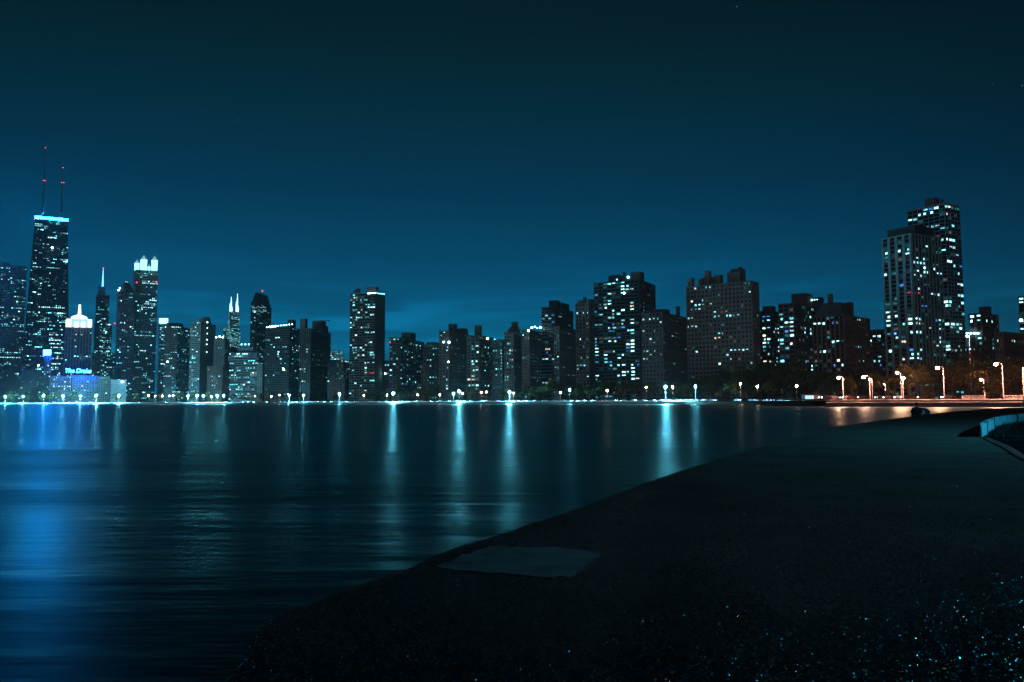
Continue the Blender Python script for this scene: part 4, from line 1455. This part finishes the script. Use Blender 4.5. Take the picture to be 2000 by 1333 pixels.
# ================================================================== trees
def leaf_mat(name, c0, c1):
    m = bpy.data.materials.new(name)
    m.use_nodes = True
    t = m.node_tree
    t.nodes.clear()
    g = N(t, 'ShaderNodeNewGeometry')
    oi = N(t, 'ShaderNodeObjectInfo')
    r = N(t, 'ShaderNodeValToRGB')
    r.color_ramp.elements[0].color = (*c0, 1)
    r.color_ramp.elements[1].color = (*c1, 1)
    t.links.new(math_node(t, 'FRACT', math_node(t, 'ADD', g.outputs['Random Per Island'], oi.outputs['Random'])), r.inputs[0])
    d = N(t, 'ShaderNodeBsdfDiffuse')
    tr = N(t, 'ShaderNodeBsdfTranslucent')
    mx = N(t, 'ShaderNodeMixShader')
    mx.inputs[0].default_value = 0.3
    o = N(t, 'ShaderNodeOutputMaterial')
    t.links.new(r.outputs[0], d.inputs[0])
    t.links.new(r.outputs[0], tr.inputs[0])
    t.links.new(d.outputs[0], mx.inputs[1])
    t.links.new(tr.outputs[0], mx.inputs[2])
    t.links.new(mx.outputs[0], o.inputs[0])
    return m


LEAF = leaf_mat('tree_leaves', (0.035, 0.050, 0.018), (0.12, 0.12, 0.050))
BARK = wall_mat((0.055, 0.042, 0.032), 0.95, 0.3, 2.0, 'bark')


def tree_meshes(seed, H=14.0, spread=0.42, low=0.22, n_clump=46, n_leaf=58, leaf=0.42):
    rnd = random.Random(seed)
    tr = MB()
    fork = H * (low + 0.10)
    tr.tube([(0, 0, -0.3), (0.05, 0, fork * 0.5), (rnd.uniform(-.3, .3), rnd.uniform(-.3, .3), fork)], [0.38, 0.27, 0.22], 8)
    lobes = []
    for k in range(rnd.randint(6, 8)):
        a = k * 2.4 + rnd.uniform(-.4, .4)
        rr = H * spread * rnd.uniform(0.35, 0.75)
        z = H * rnd.uniform(low + 0.25, 0.86)
        e = Vector((math.cos(a) * rr, math.sin(a) * rr, z))
        m = Vector((e.x * 0.4, e.y * 0.4, fork + (z - fork) * 0.55))
        tr.tube([(0, 0, fork * 0.85), m, e], [0.17, 0.11, 0.04], 6)
        lobes.append((e, H * rnd.uniform(0.15, 0.24)))
    lobes.append((Vector((0, 0, H * 0.84)), H * 0.2))
    lv = MB()
    for c in range(n_clump):
        b, br = rnd.choice(lobes)
        dv = Vector((rnd.gauss(0, 1), rnd.gauss(0, 1), rnd.gauss(0, 0.8)))
        dv.normalize()
        cc = b + dv * br * rnd.uniform(0.35, 1.05)
        cr_ = rnd.uniform(0.5, 1.15) * H / 14
        for i in range(n_leaf):
            q = Vector((rnd.gauss(0, 1), rnd.gauss(0, 1), rnd.gauss(0, 0.7))) * cr_ * 0.62 + cc
            if q.z < H * low * 0.7:
                continue
            u = Vector((rnd.gauss(0, 1), rnd.gauss(0, 1), rnd.gauss(0, 1))).normalized()
            v = u.orthogonal().normalized()
            s = leaf * rnd.uniform(0.5, 1.1)
            lv.poly([q - u * s, q + v * s * 0.55, q + u * s, q - v * s * 0.55])
    return tr.mesh('trunk', BARK, True), lv.mesh('crown', LEAF)


TREES = [tree_meshes(21 + i, spread=(0.40, 0.46, 0.36, 0.5, 0.42)[i], low=(0.2, 0.16, 0.24, 0.12, 0.2)[i]) for i in range(5)]


def tree(name, label, x, ytop, D, group, z0, var=None, wide=1.0, rnd=random.Random(5)):
    T = at(x, ytop, D)
    H = T.z - z0
    e = empty(name, (T.x, D, z0), rnd.uniform(0, 6.28))
    k = H / 14.2
    e.scale = (k * wide, k * wide, k)
    tag(e, label, 'tree', group)
    tm, cm = TREES[rnd.randrange(5) if var is None else var]
    for nm, me in (('trunk', tm), ('crown', cm)):
        o = bpy.data.objects.new(nm, me)
        COL.objects.link(o)
        o.parent = e


# lamp-lit trees on the quay lawn: (x, y top, distance, width)
QT = [(1662, 735, 300, 0.95), (1700, 726, 330, 1.0), (1733, 716, 315, 1.05), (1772, 706, 300, 1.1), (1800, 722, 285, 0.9), (1820, 700, 325, 1.2), (1858, 702, 300, 1.15),
      (1886, 697, 330, 1.2), (1906, 728, 275, 0.9), (1932, 700, 305, 1.15), (1950, 735, 262, 1.0), (1972, 697, 320, 1.2), (2004, 702, 290, 1.1), (2032, 690, 310, 1.2)]
for i, (x, y, d, wd) in enumerate(QT):
    tree('park_tree', 'leafy tree lit orange by the quay lamps, %s from the left of its row' % ordinal(i), x, y, d, 'lamp-lit trees on the quay lawn', QZ - 0.1 + 0.65 * max(0, (d - 250) / 120), wide=wd)
BUSH = tree_meshes(77, H=4.0, spread=0.75, low=0.0, n_clump=40, n_leaf=40, leaf=0.22)
for i, (x, y, d, wd) in enumerate(((1672, 766, 285, 1.2), (1712, 768, 282, 1.0), (1742, 764, 284, 1.3), (1784, 766, 280, 1.2), (1812, 762, 290, 1.3), (1862, 764, 288, 1.3), (1896, 762, 284, 1.3), (1928, 756, 268, 1.2), (1948, 744, 262, 1.5), (1966, 750, 266, 1.4), (1990, 758, 270, 1.4))):
    T = at(x, y, d)
    zb = QZ + 0.05
    e = empty('shrub', (T.x, d, zb), i * 1.3)
    k = (T.z - zb) / 4.1
    e.scale = (k * wd, k * wd, k)
    tag(e, 'bushy shrub under the quay trees, %s from the left' % ordinal(i), 'shrub', 'shrubs under the quay trees')
    for nm, me in (('trunk', BUSH[0]), ('crown', BUSH[1])):
        o = bpy.data.objects.new(nm, me)
        COL.objects.link(o)
        o.parent = e
# dark park trees behind the beach
rnd = random.Random(9)
DT = [(1352, 742, 520), (1366, 732, 545), (1392, 728, 520), (1418, 722, 540), (1440, 730, 490), (1462, 722, 520), (1484, 708, 540), (1508, 704, 520), (1530, 712, 545), (1548, 703, 500),
      (1572, 712, 480), (1590, 724, 440), (1610, 716, 460), (1632, 728, 420), (1654, 722, 440), (1430, 745, 470), (1500, 742, 450), (1560, 744, 420), (1676, 728, 430), (1612, 746, 385)]
for i, (x, y, d) in enumerate(sorted(DT)):
    tree('park_tree', 'dark shadowed park tree behind the beach, %s from the left of its grove' % ordinal(i), x, y, d, 'dark park trees behind the beach', LAND_Z, wide=rnd.uniform(1.0, 1.35))
# trees along the shore road
ST = []
x = 1030
while x < 1345:
    ST.append((x, rnd.uniform(742, 757), shore_d(x) + rnd.uniform(28, 60)))
    x += rnd.uniform(13, 22)
x = 700
while x < 1030:
    ST.append((x, rnd.uniform(754, 766), shore_d(x) + rnd.uniform(28, 70)))
    x += rnd.uniform(16, 34)
x = 5
while x < 700:
    ST.append((x, rnd.uniform(764, 771), shore_d(x) + rnd.uniform(25, 70)))
    x += rnd.uniform(20, 46)
for i, (x, y, d) in enumerate(sorted(ST)):
    tree('street_tree', 'small roadside tree along the far shore road, %s from the left' % ordinal(i) if i < 59 else 'small roadside tree along the far shore road near its end', x, y, d, 'trees along the far shore road', LAND_Z, wide=rnd.uniform(0.95, 1.3))

# ================================================================== street lamps
POLE = metal_mat((0.30, 0.30, 0.29), 0.45, 0.3, 'lamp_post_paint')
LAMPS = [  # x, y, power, tone, extra depth behind the shore line
    (10, 775, 6, 'c', 3), (45, 775, 6, 'c', 3), (85, 773, 6, 'c', 3), (123, 774, 8, 'c', 3), (157, 774, 5, 'c', 3), (188, 773.5, 8, 'c', 3), (232, 773.5, 6, 'c', 3),
    (290, 773, .6, 'w', 24), (303, 774, .6, 'w', 24), (317, 774, 1, 'w', 24), (331, 774, 1.4, 'w', 24), (338, 773, 1, 'w', 24), (348, 774, .6, 'w', 24), (367, 774, 1.6, 'c', 3), (385, 773, 3, 'c', 3),
    (397, 774, 1.5, 'c', 3), (413, 775, 2, 'w', 3), (424, 773.5, 2, 'c', 3), (437, 773, 2, 'c', 3), (498, 774, 1.2, 'w', 22), (530, 775, .4, 'w', 30), (546, 772, 1.5, 'w', 22), (565, 772, 3, 'c', 3),
    (593, 772.5, 2.4, 'c', 3), (663, 770.5, 3, 'c', 3), (711, 772.5, 1.6, 'w', 22), (756, 772, 1, 'w', 24), (768, 769, 16, 'c', 3), (816, 772, 1.2, 'w', 22), (859, 771.5, 1.6, 'w', 22), (886, 769, 1.5, 'c', 24),
    (897, 765, 15, 'c', 3), (903, 769, 2, 'w', 22), (940, 767, 1.2, 'w', 24), (950, 766, 1.2, 'w', 24), (995, 766, 15, 'c', 3), (1003, 768, 2, 'w', 22), (1095, 767, .4, 'w', 26), (1113, 762, 1.3, 'c', 3), (1186, 763, 1.5, 'w', 3),
    (1262, 757, .8, 'w', 24), (1300, 756, 10, 'c', 3), (1314, 756.5, 1.4, 'w', 24), (1358, 755, 1.2, 'c', 3), (1446, 750, 1.0, 'w', 40), (1479, 755, .9, 'w', 30), (1556, 754, .35, 'w', 30)]


def globe_mat(tone, power):
    col = {'c': (0.16, 0.70, 1.0), 'w': (1.0, 0.72, 0.52), 'o': (1.0, 0.37, 0.25), 't': (0.03, 0.62, 1.0)}[tone]
    return emit_mat(col, power, 'lamp_globe_' + tone)


def post_top_lamp(x, y, power, tone, D, z0, label, group, r=0.46, added_shield=False):
    P = at(x, y, D)
    e = empty('street_lamp', (P.x, D, z0))
    tag(e, label, 'street lamp', group)
    h = P.z - z0
    t = MB()
    t.tube([(0, 0, -0.2), (0, 0, 0.5), (0, 0, 0.55), (0, 0, h - r * 0.9)], [0.16, 0.14, 0.09, 0.06], 8)
    t.build('post', POLE, e, smooth=True)
    t = MB()
    t.ball((0, 0, 0), r, r, r, 10, 6)
    t.build('globe', globe_mat(tone, power), e, (0, 0, h), True)
    t = MB()
    t.tube([(0, 0, -0.06), (0, 0, 0.06), (0, 0, 0.16)], [r * 0.6, r * 0.55, 0.04], 8)
    t.build('cap', POLE, e, (0, 0, h + r * 1.02), True)
    if added_shield:      # curved screen added to keep the light off the flats behind
        t = MB()
        az_ = math.atan2(P.x, D)
        ring = []
        for k in range(9):
            a = math.pi / 2 - az_ + R(-105 + 210 * k / 8)
            ring.append((math.cos(a), math.sin(a)))
        for (c0, s0), (c1, s1) in zip(ring, ring[1:]):
            q = []
            for zz in (-0.75 * r, 1.05 * r):
                q += [(c0 * r * 1.2, s0 * r * 1.2, zz), (c0 * r * 1.27, s0 * r * 1.27, zz), (c1 * r * 1.27, s1 * r * 1.27, zz), (c1 * r * 1.2, s1 * r * 1.2, zz)]
            t.hexa(q)
        t.build('added_shield', metal_mat((0.04, 0.04, 0.04), 0.6, 0.4, 'added_shield_metal'), e, (0, 0, h), True)


UNIT = 1500.0
for i, (x, y, pw, tone, ex) in enumerate(LAMPS):
    how = 'brilliant' if pw >= 5 else ('bright' if pw >= 1.5 else 'small')
    post_top_lamp(x, y, UNIT * ((1.4 if x > 480 else 2.0) * pw if tone == 'c' else 0.16 * pw), tone, shore_d(x) + ex, LAND_Z, '%s %s globe street lamp on the far shore, %s from the left' % (how, 'bluish white' if tone == 'c' else 'warm', ordinal(i)), 'globe street lamps along the far shore', added_shield=(x > 480 and pw >= 2), r=0.62 if x < 480 else 0.5)


def arm_lamp(x, y, xp, D, power, label, zg, r=0.46):
    P = at(x, y, D)
    Q = at(xp, y, D)
    e = empty('quay_lamp', (Q.x, D, zg))
    tag(e, label, 'street lamp', 'tall arm lamps on the quay')
    h = P.z - zg
    dx = P.x - Q.x
    t = MB()
    t.tube([(0, 0, -0.2), (0, 0, 0.9), (0, 0, 0.95), (0, 0, h + 0.35)], [0.19, 0.17, 0.12, 0.085], 8)
    t.build('post', POLE, e, smooth=True)
    t = MB()
    t.tube([(0, 0, h + 0.1), (dx * 0.5, 0, h + 0.45), (dx, 0, h + 0.42)], [0.07, 0.06, 0.05], 6)
    t.build('arm', POLE, e, smooth=True)
    t = MB()
    t.tube([(dx, 0, h + 0.28), (dx, 0, h + 0.40), (dx, 0, h + 0.5)], [r * 1.05, r * 0.9, 0.1], 10)
    t.build('housing', POLE, e, smooth=True)
    t = MB()
    t.ball((0, 0, 0), r, r, r * 0.85, 10, 6)
    t.build('globe', globe_mat('o', power), e, (dx, 0, h), True)


QL = [(1638, 738, 1646, 262, 3), (1687, 737, 1698, 255, 3), (1699, 742, 1703, 300, 0.8), (1727, 751.5, 1729, 330, 2), (1752, 728.5, 1759, 285, 5), (1764, 739, 1763, 252, 3.2), (1831, 719, 1842, 240, 4.5), (1889, 657, 1893, 330, 1.2),
      (1916, 742, 1921, 300, 2.2), (1945, 712, 1957, 231, 5), (2003, 721, 1997, 227, 4), (2070, 716, 2080, 222, 4)]
for i, (x, y, xp, d, pw) in enumerate(QL):
    arm_lamp(x, y, xp, d, 470 * pw, '%s warm arm lamp among the quay trees, %s from the left' % ('tall' if i == 7 else ('brilliant' if pw >= 3 else 'small'), ordinal(i)), QZ + 0.65 * max(0, (d - 262) / 120))

# lamp post standing in the planting bed beside the pier path
e = empty('pier_lamp', (24, 19.5, 0))
tag(e, 'lamp post in the planting bed beside the pier path', 'street lamp')
t = MB()
t.tube([(0, 0, -0.2), (0, 0, 0.7), (0, 0, 0.75), (0, 0, 6.6)], [0.16, 0.15, 0.09, 0.06], 10)
t.build('post', POLE, e, smooth=True)
t = MB()
t.ball((0, 0, 0), 0.2, 0.2, 0.2, 12, 8)
t.build('globe', globe_mat('t', 4300.0), e, (0, 0, 6.8), True)
t = MB()
t.tube([(0, 0, 7.02), (0, 0, 7.08), (0, 0, 7.2)], [0.2, 0.18, 0.03], 10)
t.build('cap', POLE, e, smooth=True)

# ================================================================== cars on the shore road
CARP = {}


def car_proto(i):
    if i in CARP:
        return CARP[i]
    col = [(0.03, 0.03, 0.035), (0.25, 0.25, 0.26), (0.5, 0.5, 0.5), (0.06, 0.01, 0.01), (0.02, 0.03, 0.08)][i]
    prof = [(-2.25, 0.35), (-2.3, 0.75), (-2.1, 0.95), (-1.5, 1.0), (-0.95, 1.42), (0.55, 1.45), (1.15, 1.02), (2.1, 0.9), (2.28, 0.65), (2.2, 0.35)]
    b = MB()
    n = len(prof)
    ys = (-0.88, 0.88)
    base = len(b.v)
    for yv in ys:
        for (px_, pz) in prof:
            k = 0.80 if pz > 1.1 else 1.0
            b.v.append((px_, yv * k, pz))
    b.f.append(tuple(range(base, base + n))[::-1])
    b.f.append(tuple(range(base + n, base + 2 * n)))
    for k in range(n):
        a, c = base + k, base + (k + 1) % n
        b.f.append((a, c, c + n, a + n))
    m = metal_mat(col, 0.3, 0.2, 'car_paint')
    bm_ = b.mesh('body', m)
    wn = MB()
    for s in (-1, 1):
        y_ = s * 0.83
        wn.hexa([(-1.2, y_ - 0.02, 1.03), (0.95, y_ - 0.02, 1.03), (0.95, y_ + 0.02, 1.03), (-1.2, y_ + 0.02, 1.03),
                 (-0.85, y_ * 0.87 - 0.02, 1.36), (0.5, y_ * 0.87 - 0.02, 1.36), (0.5, y_ * 0.87 + 0.02, 1.36), (-0.85, y_ * 0.87 + 0.02, 1.36)])
    wm_ = wn.mesh('windows', GLASS)
    wh = MB()
    wh.tube([(0, -0.11, 0), (0, 0.11, 0)], [0.33, 0.33], 12)
    whm = wh.mesh('wheel', metal_mat((0.02, 0.02, 0.02), 0.8, 0.0, 'tyre_rubber'))
    hl = MB()
    hl.ball((0, 0, 0), 0.34, 0.24, 0.16, 8, 5)
    CARP[i] = (bm_, wm_, whm, hl)
    return CARP[i]


HLM = {}


def car(x, D, z0, ang, idx, label, hcol=(0.42, 0.92, 1.0), hs=30.0, group='cars on the shore road'):
    bm_, wm_, whm, hl = car_proto(idx)
    P = Vector((gx(x, D), D, z0))
    e = empty('car', P, ang)
    tag(e, label, 'car', group)
    key = (hcol, hs)
    if key not in HLM:
        HLM[key] = hl.mesh('headlight', emit_mat(hcol, hs, 'headlight_glass'))
        tl = MB()
        tl.ball((0, 0, 0), 0.12, 0.2, 0.10, 8, 5)
        HLM['tail'] = tl.mesh('tail_light', emit_mat(RED, 3.0, 'tail_light_glass', False))
    for nm, me, loc in [('body', bm_, (0, 0, 0)), ('windows', wm_, (0, 0, 0)), ('headlight', HLM[key], (2.05, -0.68, 0.72)), ('headlight', HLM[key], (2.05, 0.68, 0.72)),
                        ('tail_light', HLM['tail'], (-2.24, -0.66, 0.78)), ('tail_light', HLM['tail'], (-2.24, 0.66, 0.78))] + \
                       [('wheel', whm, (wx, wy, 0.33)) for wx in (-1.4, 1.4) for wy in (-0.84, 0.84)]:
        o = bpy.data.objects.new(nm, me)
        COL.objects.link(o)
        o.parent = e
        o.location = loc


rnd = random.Random(31)
cx, xs = 472.0, []
while cx < 1342:
    xs.append(cx)
    cx += FPX * 1.0 / shore_d(cx) * rnd.uniform(5.6, 8.5) * (1.0 if cx < 1100 else 0.75)
for cx in (40, 70, 130, 150, 176, 205, 222, 240, 270, 300, 322, 350, 380, 410, 440):
    xs.append(cx)
xs += [1350, 1362, 1376, 1392, 1440, 1470, 1480, 1497, 1505, 1524, 1530, 1537, 1545]
xs.sort()
for i, cx in enumerate(xs):
    d = shore_d(cx) + 9.5
    x2 = cx + 4
    a = math.atan2(shore_d(x2) + 9.5 - d, gx(x2, shore_d(x2) + 9.5) - gx(cx, d))
    if rnd.random() < 0.5:
        a += math.pi
    t_, r_ = divmod(i + 1, 10)
    lab = 'car with glowing headlights on the far shore road, %s from the left' % ordinal(i) if i < 59 else 'car with glowing headlights on the far shore road, %s from the right' % ordinal(len(xs) - 1 - i)
    car(cx, d, LAND_Z + 0.006, a, rnd.randrange(5), lab, (0.30, 0.85, 1.0) if cx < 1345 else (0.2, 0.35, 1.0), 110.0 if cx < 1345 else 40.0)
for i, (cx, d) in enumerate(((1612, 290), (1626, 292), (1652, 300), (1661, 300), (1682, 302), (1722, 306), (1732, 306), (1756, 310), (1766, 310), (1776, 310), (1798, 312), (1852, 300))):
    car(cx, d, QZ + 0.25, R(180 if i % 2 else 200), i % 5, 'car with lights on parked behind the quay trees, %s from the left' % ordinal(i), (0.45, 0.8, 1.0), 30.0, 'cars parked behind the quay')

# ================================================================== kiosk, rails and posts on the quay
kp = at(1583, 778, 345)
kz = LAND_Z
e = empty('beach_kiosk', (kp.x, 345, kz))
tag(e, 'small flat-roofed beach kiosk with lit front at the quay corner', 'kiosk')
t = MB()
t.box(-2.6, 4.6, 0.0, 3.4, 0, 2.9)
t.build('wall', wall_mat((0.4, 0.38, 0.36), 0.85, 0.2, 0.5, 'kiosk_render'), e)
t = MB()
t.box(-3.0, 5.0, -0.7, 3.8, 2.9, 3.15)
t.build('roof', wall_mat(WALL['slate'], 0.8, 0.2, 0.5, 'kiosk_roof'), e)
for xx in (-2.2, -0.9, 0.4):
    t = MB()
    t.box(xx, xx + 0.95, -0.06, -0.01, 0.5, 2.5)
    t.build('window', emit_mat((0.45, 0.9, 1.0), 1.6, 'kiosk_light'), e)
for i, (x0, x1, d, zb) in enumerate(((1880, 1921, 246, QZ), (1962, 2030, 236, QZ))):
    a, b = gx(x0, d), gx(x1, d)
    e = empty('rail_fence', (a, d, zb))
    tag(e, 'pale three-rail fence on the quay %s' % ('left of the short lit post' if i == 0 else 'cut by the right edge of the frame'), 'fence', 'rail fences on the quay')
    for zr in (0.3, 0.72, 1.14):
        t = MB()
        t.box(0, b - a, -0.04, 0.04, zr - 0.06, zr + 0.06)
        t.build('rail', pale, e)
    npst = max(2, int((b - a) / 2.5))
    for k in range(npst + 1):
        t = MB()
        t.box((b - a) * k / npst - 0.05, (b - a) * k / npst + 0.05, 0.045, 0.13, -0.05, 1.25)
        t.build('post', pale, e)
pp0 = at(1923.5, 775, 243)
e = empty('short_post', (pp0.x, 243, QZ))
tag(e, 'short pale post with rounded cap standing on the quay edge', 'post')
t = MB()
t.tube([(0, 0, -0.1), (0, 0, 2.0)], [0.11, 0.10], 8)
t.build('shaft', pale, e, smooth=True)
t = MB()
t.ball((0, 0, 2.1), 0.17, 0.17, 0.14, 8, 5)
t.build('cap', pale, e, smooth=True)


# ================================================================== people
def person(name, label, verts, edges, loc, rz, zones, hair, root=0):
    me = bpy.data.meshes.new(name)
    me.from_pydata([v[:3] for v in verts], edges, [])
    ob = bpy.data.objects.new(name, me)
    COL.objects.link(ob)
    sk = ob.modifiers.new('skin', 'SKIN')
    sk.use_smooth_shade = True
    sv_ = me.skin_vertices[0].data
    for i, v in enumerate(verts):
        sv_[i].radius = (v[3], v[4] if len(v) > 4 else v[3])
        sv_[i].use_root = (i == root)
    ss = ob.modifiers.new('sub', 'SUBSURF')
    ss.levels = 2
    ss.render_levels = 2
    dg = bpy.context.evaluated_depsgraph_get()
    m2 = bpy.data.meshes.new_from_object(ob.evaluated_get(dg))
    bpy.data.objects.remove(ob)
    mats = [z[0] for z in zones]
    m2.materials.clear()
    for m in mats:
        m2.materials.append(m)
    for pl in m2.polygons:
        c = pl.center
        for k, (m, test) in enumerate(zones):
            if test(c):
                pl.material_index = k
                break
        pl.use_smooth = True
    o = bpy.data.objects.new(name, m2)
    COL.objects.link(o)
    o.location = loc
    o.rotation_euler = (0, 0, rz)
    tag(o, label, 'person')
    h = MB()
    h.ball(hair[:3], hair[3], hair[4], hair[5], 10, 7)
    h.build('hair', wall_mat((0.015, 0.012, 0.010), 0.7, 0.2, 5, 'dark_hair'), o, smooth=True)
    return o


SKIN = wall_mat((0.30, 0.19, 0.14), 0.6, 0.05, 5, 'skin')
COAT = wall_mat((0.018, 0.016, 0.016), 0.9, 0.2, 5, 'dark_coat')
TROU = wall_mat((0.015, 0.016, 0.02), 0.9, 0.2, 5, 'dark_trousers')
PURP = wall_mat((0.20, 0.14, 0.42), 0.9, 0.2, 5, 'violet_jacket')
# seated on the pier edge, knees drawn up, facing the lake (+y local)
sit_v = [(0, 0, 0.15, 0.24, 0.17), (0, 0.05, 0.36, 0.20, 0.14), (0, 0.12, 0.55, 0.19, 0.12), (0, 0.18, 0.66, 0.08), (0, 0.21, 0.74, 0.06), (0, 0.24, 0.82, 0.10, 0.11), (0, 0.24, 0.90, 0.085, 0.10),
         (-0.13, 0.10, 0.12, 0.11), (-0.20, 0.42, 0.44, 0.075), (-0.17, 0.62, 0.08, 0.05), (-0.17, 0.78, 0.04, 0.04),
         (0.13, 0.10, 0.12, 0.11), (0.20, 0.42, 0.44, 0.075), (0.17, 0.62, 0.08, 0.05), (0.17, 0.78, 0.04, 0.04),
         (-0.22, 0.14, 0.58, 0.075), (-0.33, 0.28, 0.36, 0.06), (-0.14, 0.52, 0.38, 0.045), (-0.02, 0.56, 0.36, 0.035),
         (0.22, 0.14, 0.58, 0.075), (0.33, 0.28, 0.36, 0.06), (0.14, 0.52, 0.38, 0.045), (0.02, 0.57, 0.34, 0.035)]
sit_e = [(0, 1), (1, 2), (2, 3), (3, 4), (4, 5), (5, 6), (0, 7), (7, 8), (8, 9), (9, 10), (0, 11), (11, 12), (12, 13), (13, 14), (2, 15), (15, 16), (16, 17), (17, 18), (2, 19), (19, 20), (20, 21), (21, 22)]
pl_ = onz(1793, 816)
person('person', 'person in dark clothes sitting hunched with knees drawn up on the pier edge', sit_v, sit_e, (pl_.x, pl_.y, 0.0), R(-12),
       [(SKIN, lambda c: (c.z > 0.70) or (c.z < 0.42 and c.y > 0.47 and abs(c.x) < 0.12)), (COAT, lambda c: c.z > 0.20 and not (c.y > 0.36 and abs(c.x) > 0.1)), (TROU, lambda c: True)],
       (0, 0.215, 0.875, 0.105, 0.105, 0.115))
# blue cloth bag slumped beside them
bl = MB()
n = 9
for i in range(n):
    a0, a1 = i / n * 1.9, (i + 1) / n * 1.9
    for (u0, u1) in ((0.0, 0.5), (0.5, 1.0)):
        def q(a, u):
            r = 0.36 + 0.05 * math.sin(a * 3) * u
            return (r * math.sin(a) * 0.95, -0.22 + u * 0.5 + 0.05 * math.sin(4 * a), 0.12 + r * math.cos(a * 0.95) * 0.9 + 0.16)
        p0, p1, p2, p3 = q(a0, u0), q(a1, u0), q(a1, u1), q(a0, u1)
        s = 0.82
        bl.hexa([p0, p1, p2, p3] + [(p[0] * s, p[1], (p[2] - 0.1) * s + 0.1) for p in (p0, p1, p2, p3)])
pb2 = onz(1803, 816)
bo = bl.build('blue_cloth', wall_mat((0.02, 0.09, 0.20), 0.8, 0.2, 5, 'blue_fabric'), None, (pb2.x, pb2.y, 0.0), True)
for v in bo.data.vertices:
    v.co.z = max(v.co.z, 0.01)
tag(bo, 'curved blue cloth slumped on the pavement beside the seated person', 'cloth')
# standing figure on the quay
st_v = [(0, 0, 0.95, 0.15, 0.11), (0, 0, 1.15, 0.15, 0.10), (0, 0.01, 1.38, 0.18, 0.11), (0, 0.01, 1.50, 0.07), (0, 0.02, 1.58, 0.06), (0, 0.03, 1.66, 0.085, 0.10), (0, 0.03, 1.74, 0.075, 0.085),
        (-0.10, 0, 0.90, 0.10), (-0.12, 0.03, 0.50, 0.07), (-0.12, -0.02, 0.09, 0.05), (-0.12, 0.12, 0.04, 0.04), (0.10, 0, 0.90, 0.10), (0.13, 0.06, 0.50, 0.07), (0.14, 0.10, 0.09, 0.05), (0.14, 0.24, 0.04, 0.04),
        (-0.22, 0, 1.40, 0.07), (-0.28, 0.02, 1.12, 0.055), (-0.27, 0.10, 0.88, 0.04), (-0.26, 0.13, 0.78, 0.03), (0.22, 0, 1.40, 0.07), (0.28, -0.03, 1.12, 0.055), (0.28, 0.02, 0.88, 0.04), (0.28, 0.04, 0.78, 0.03)]
ps = at(1988, 785, 222)
person('person', 'person in violet jacket standing on the quay at the right edge', st_v, sit_e, (ps.x, 222, QZ) if False else (ps.x, 229, QZ), R(140),
       [(SKIN, lambda c: c.z > 1.52 or (abs(c.x) > 0.2 and c.z < 0.84)), (PURP, lambda c: c.z > 0.92 or abs(c.x) > 0.24), (TROU, lambda c: True)], (0, 0.0, 1.71, 0.10, 0.11, 0.12))

# ================================================================== night haze over lake and city
t = MB()
t.box(-5200, 5200, -400, 6700, -3.0, 475)
hm = bpy.data.materials.new('night_haze')
hm.use_nodes = True
ht = hm.node_tree
ht.nodes.clear()
pv = N(ht, 'ShaderNodeVolumePrincipled')
pv.inputs['Color'].default_value = (0.80, 0.92, 0.95, 1)
pv.inputs['Density'].default_value = 0.000055
ho = N(ht, 'ShaderNodeOutputMaterial')
ht.links.new(pv.outputs[0], ho.inputs['Volume'])
tag(t.build('haze', hm), kind='stuff')
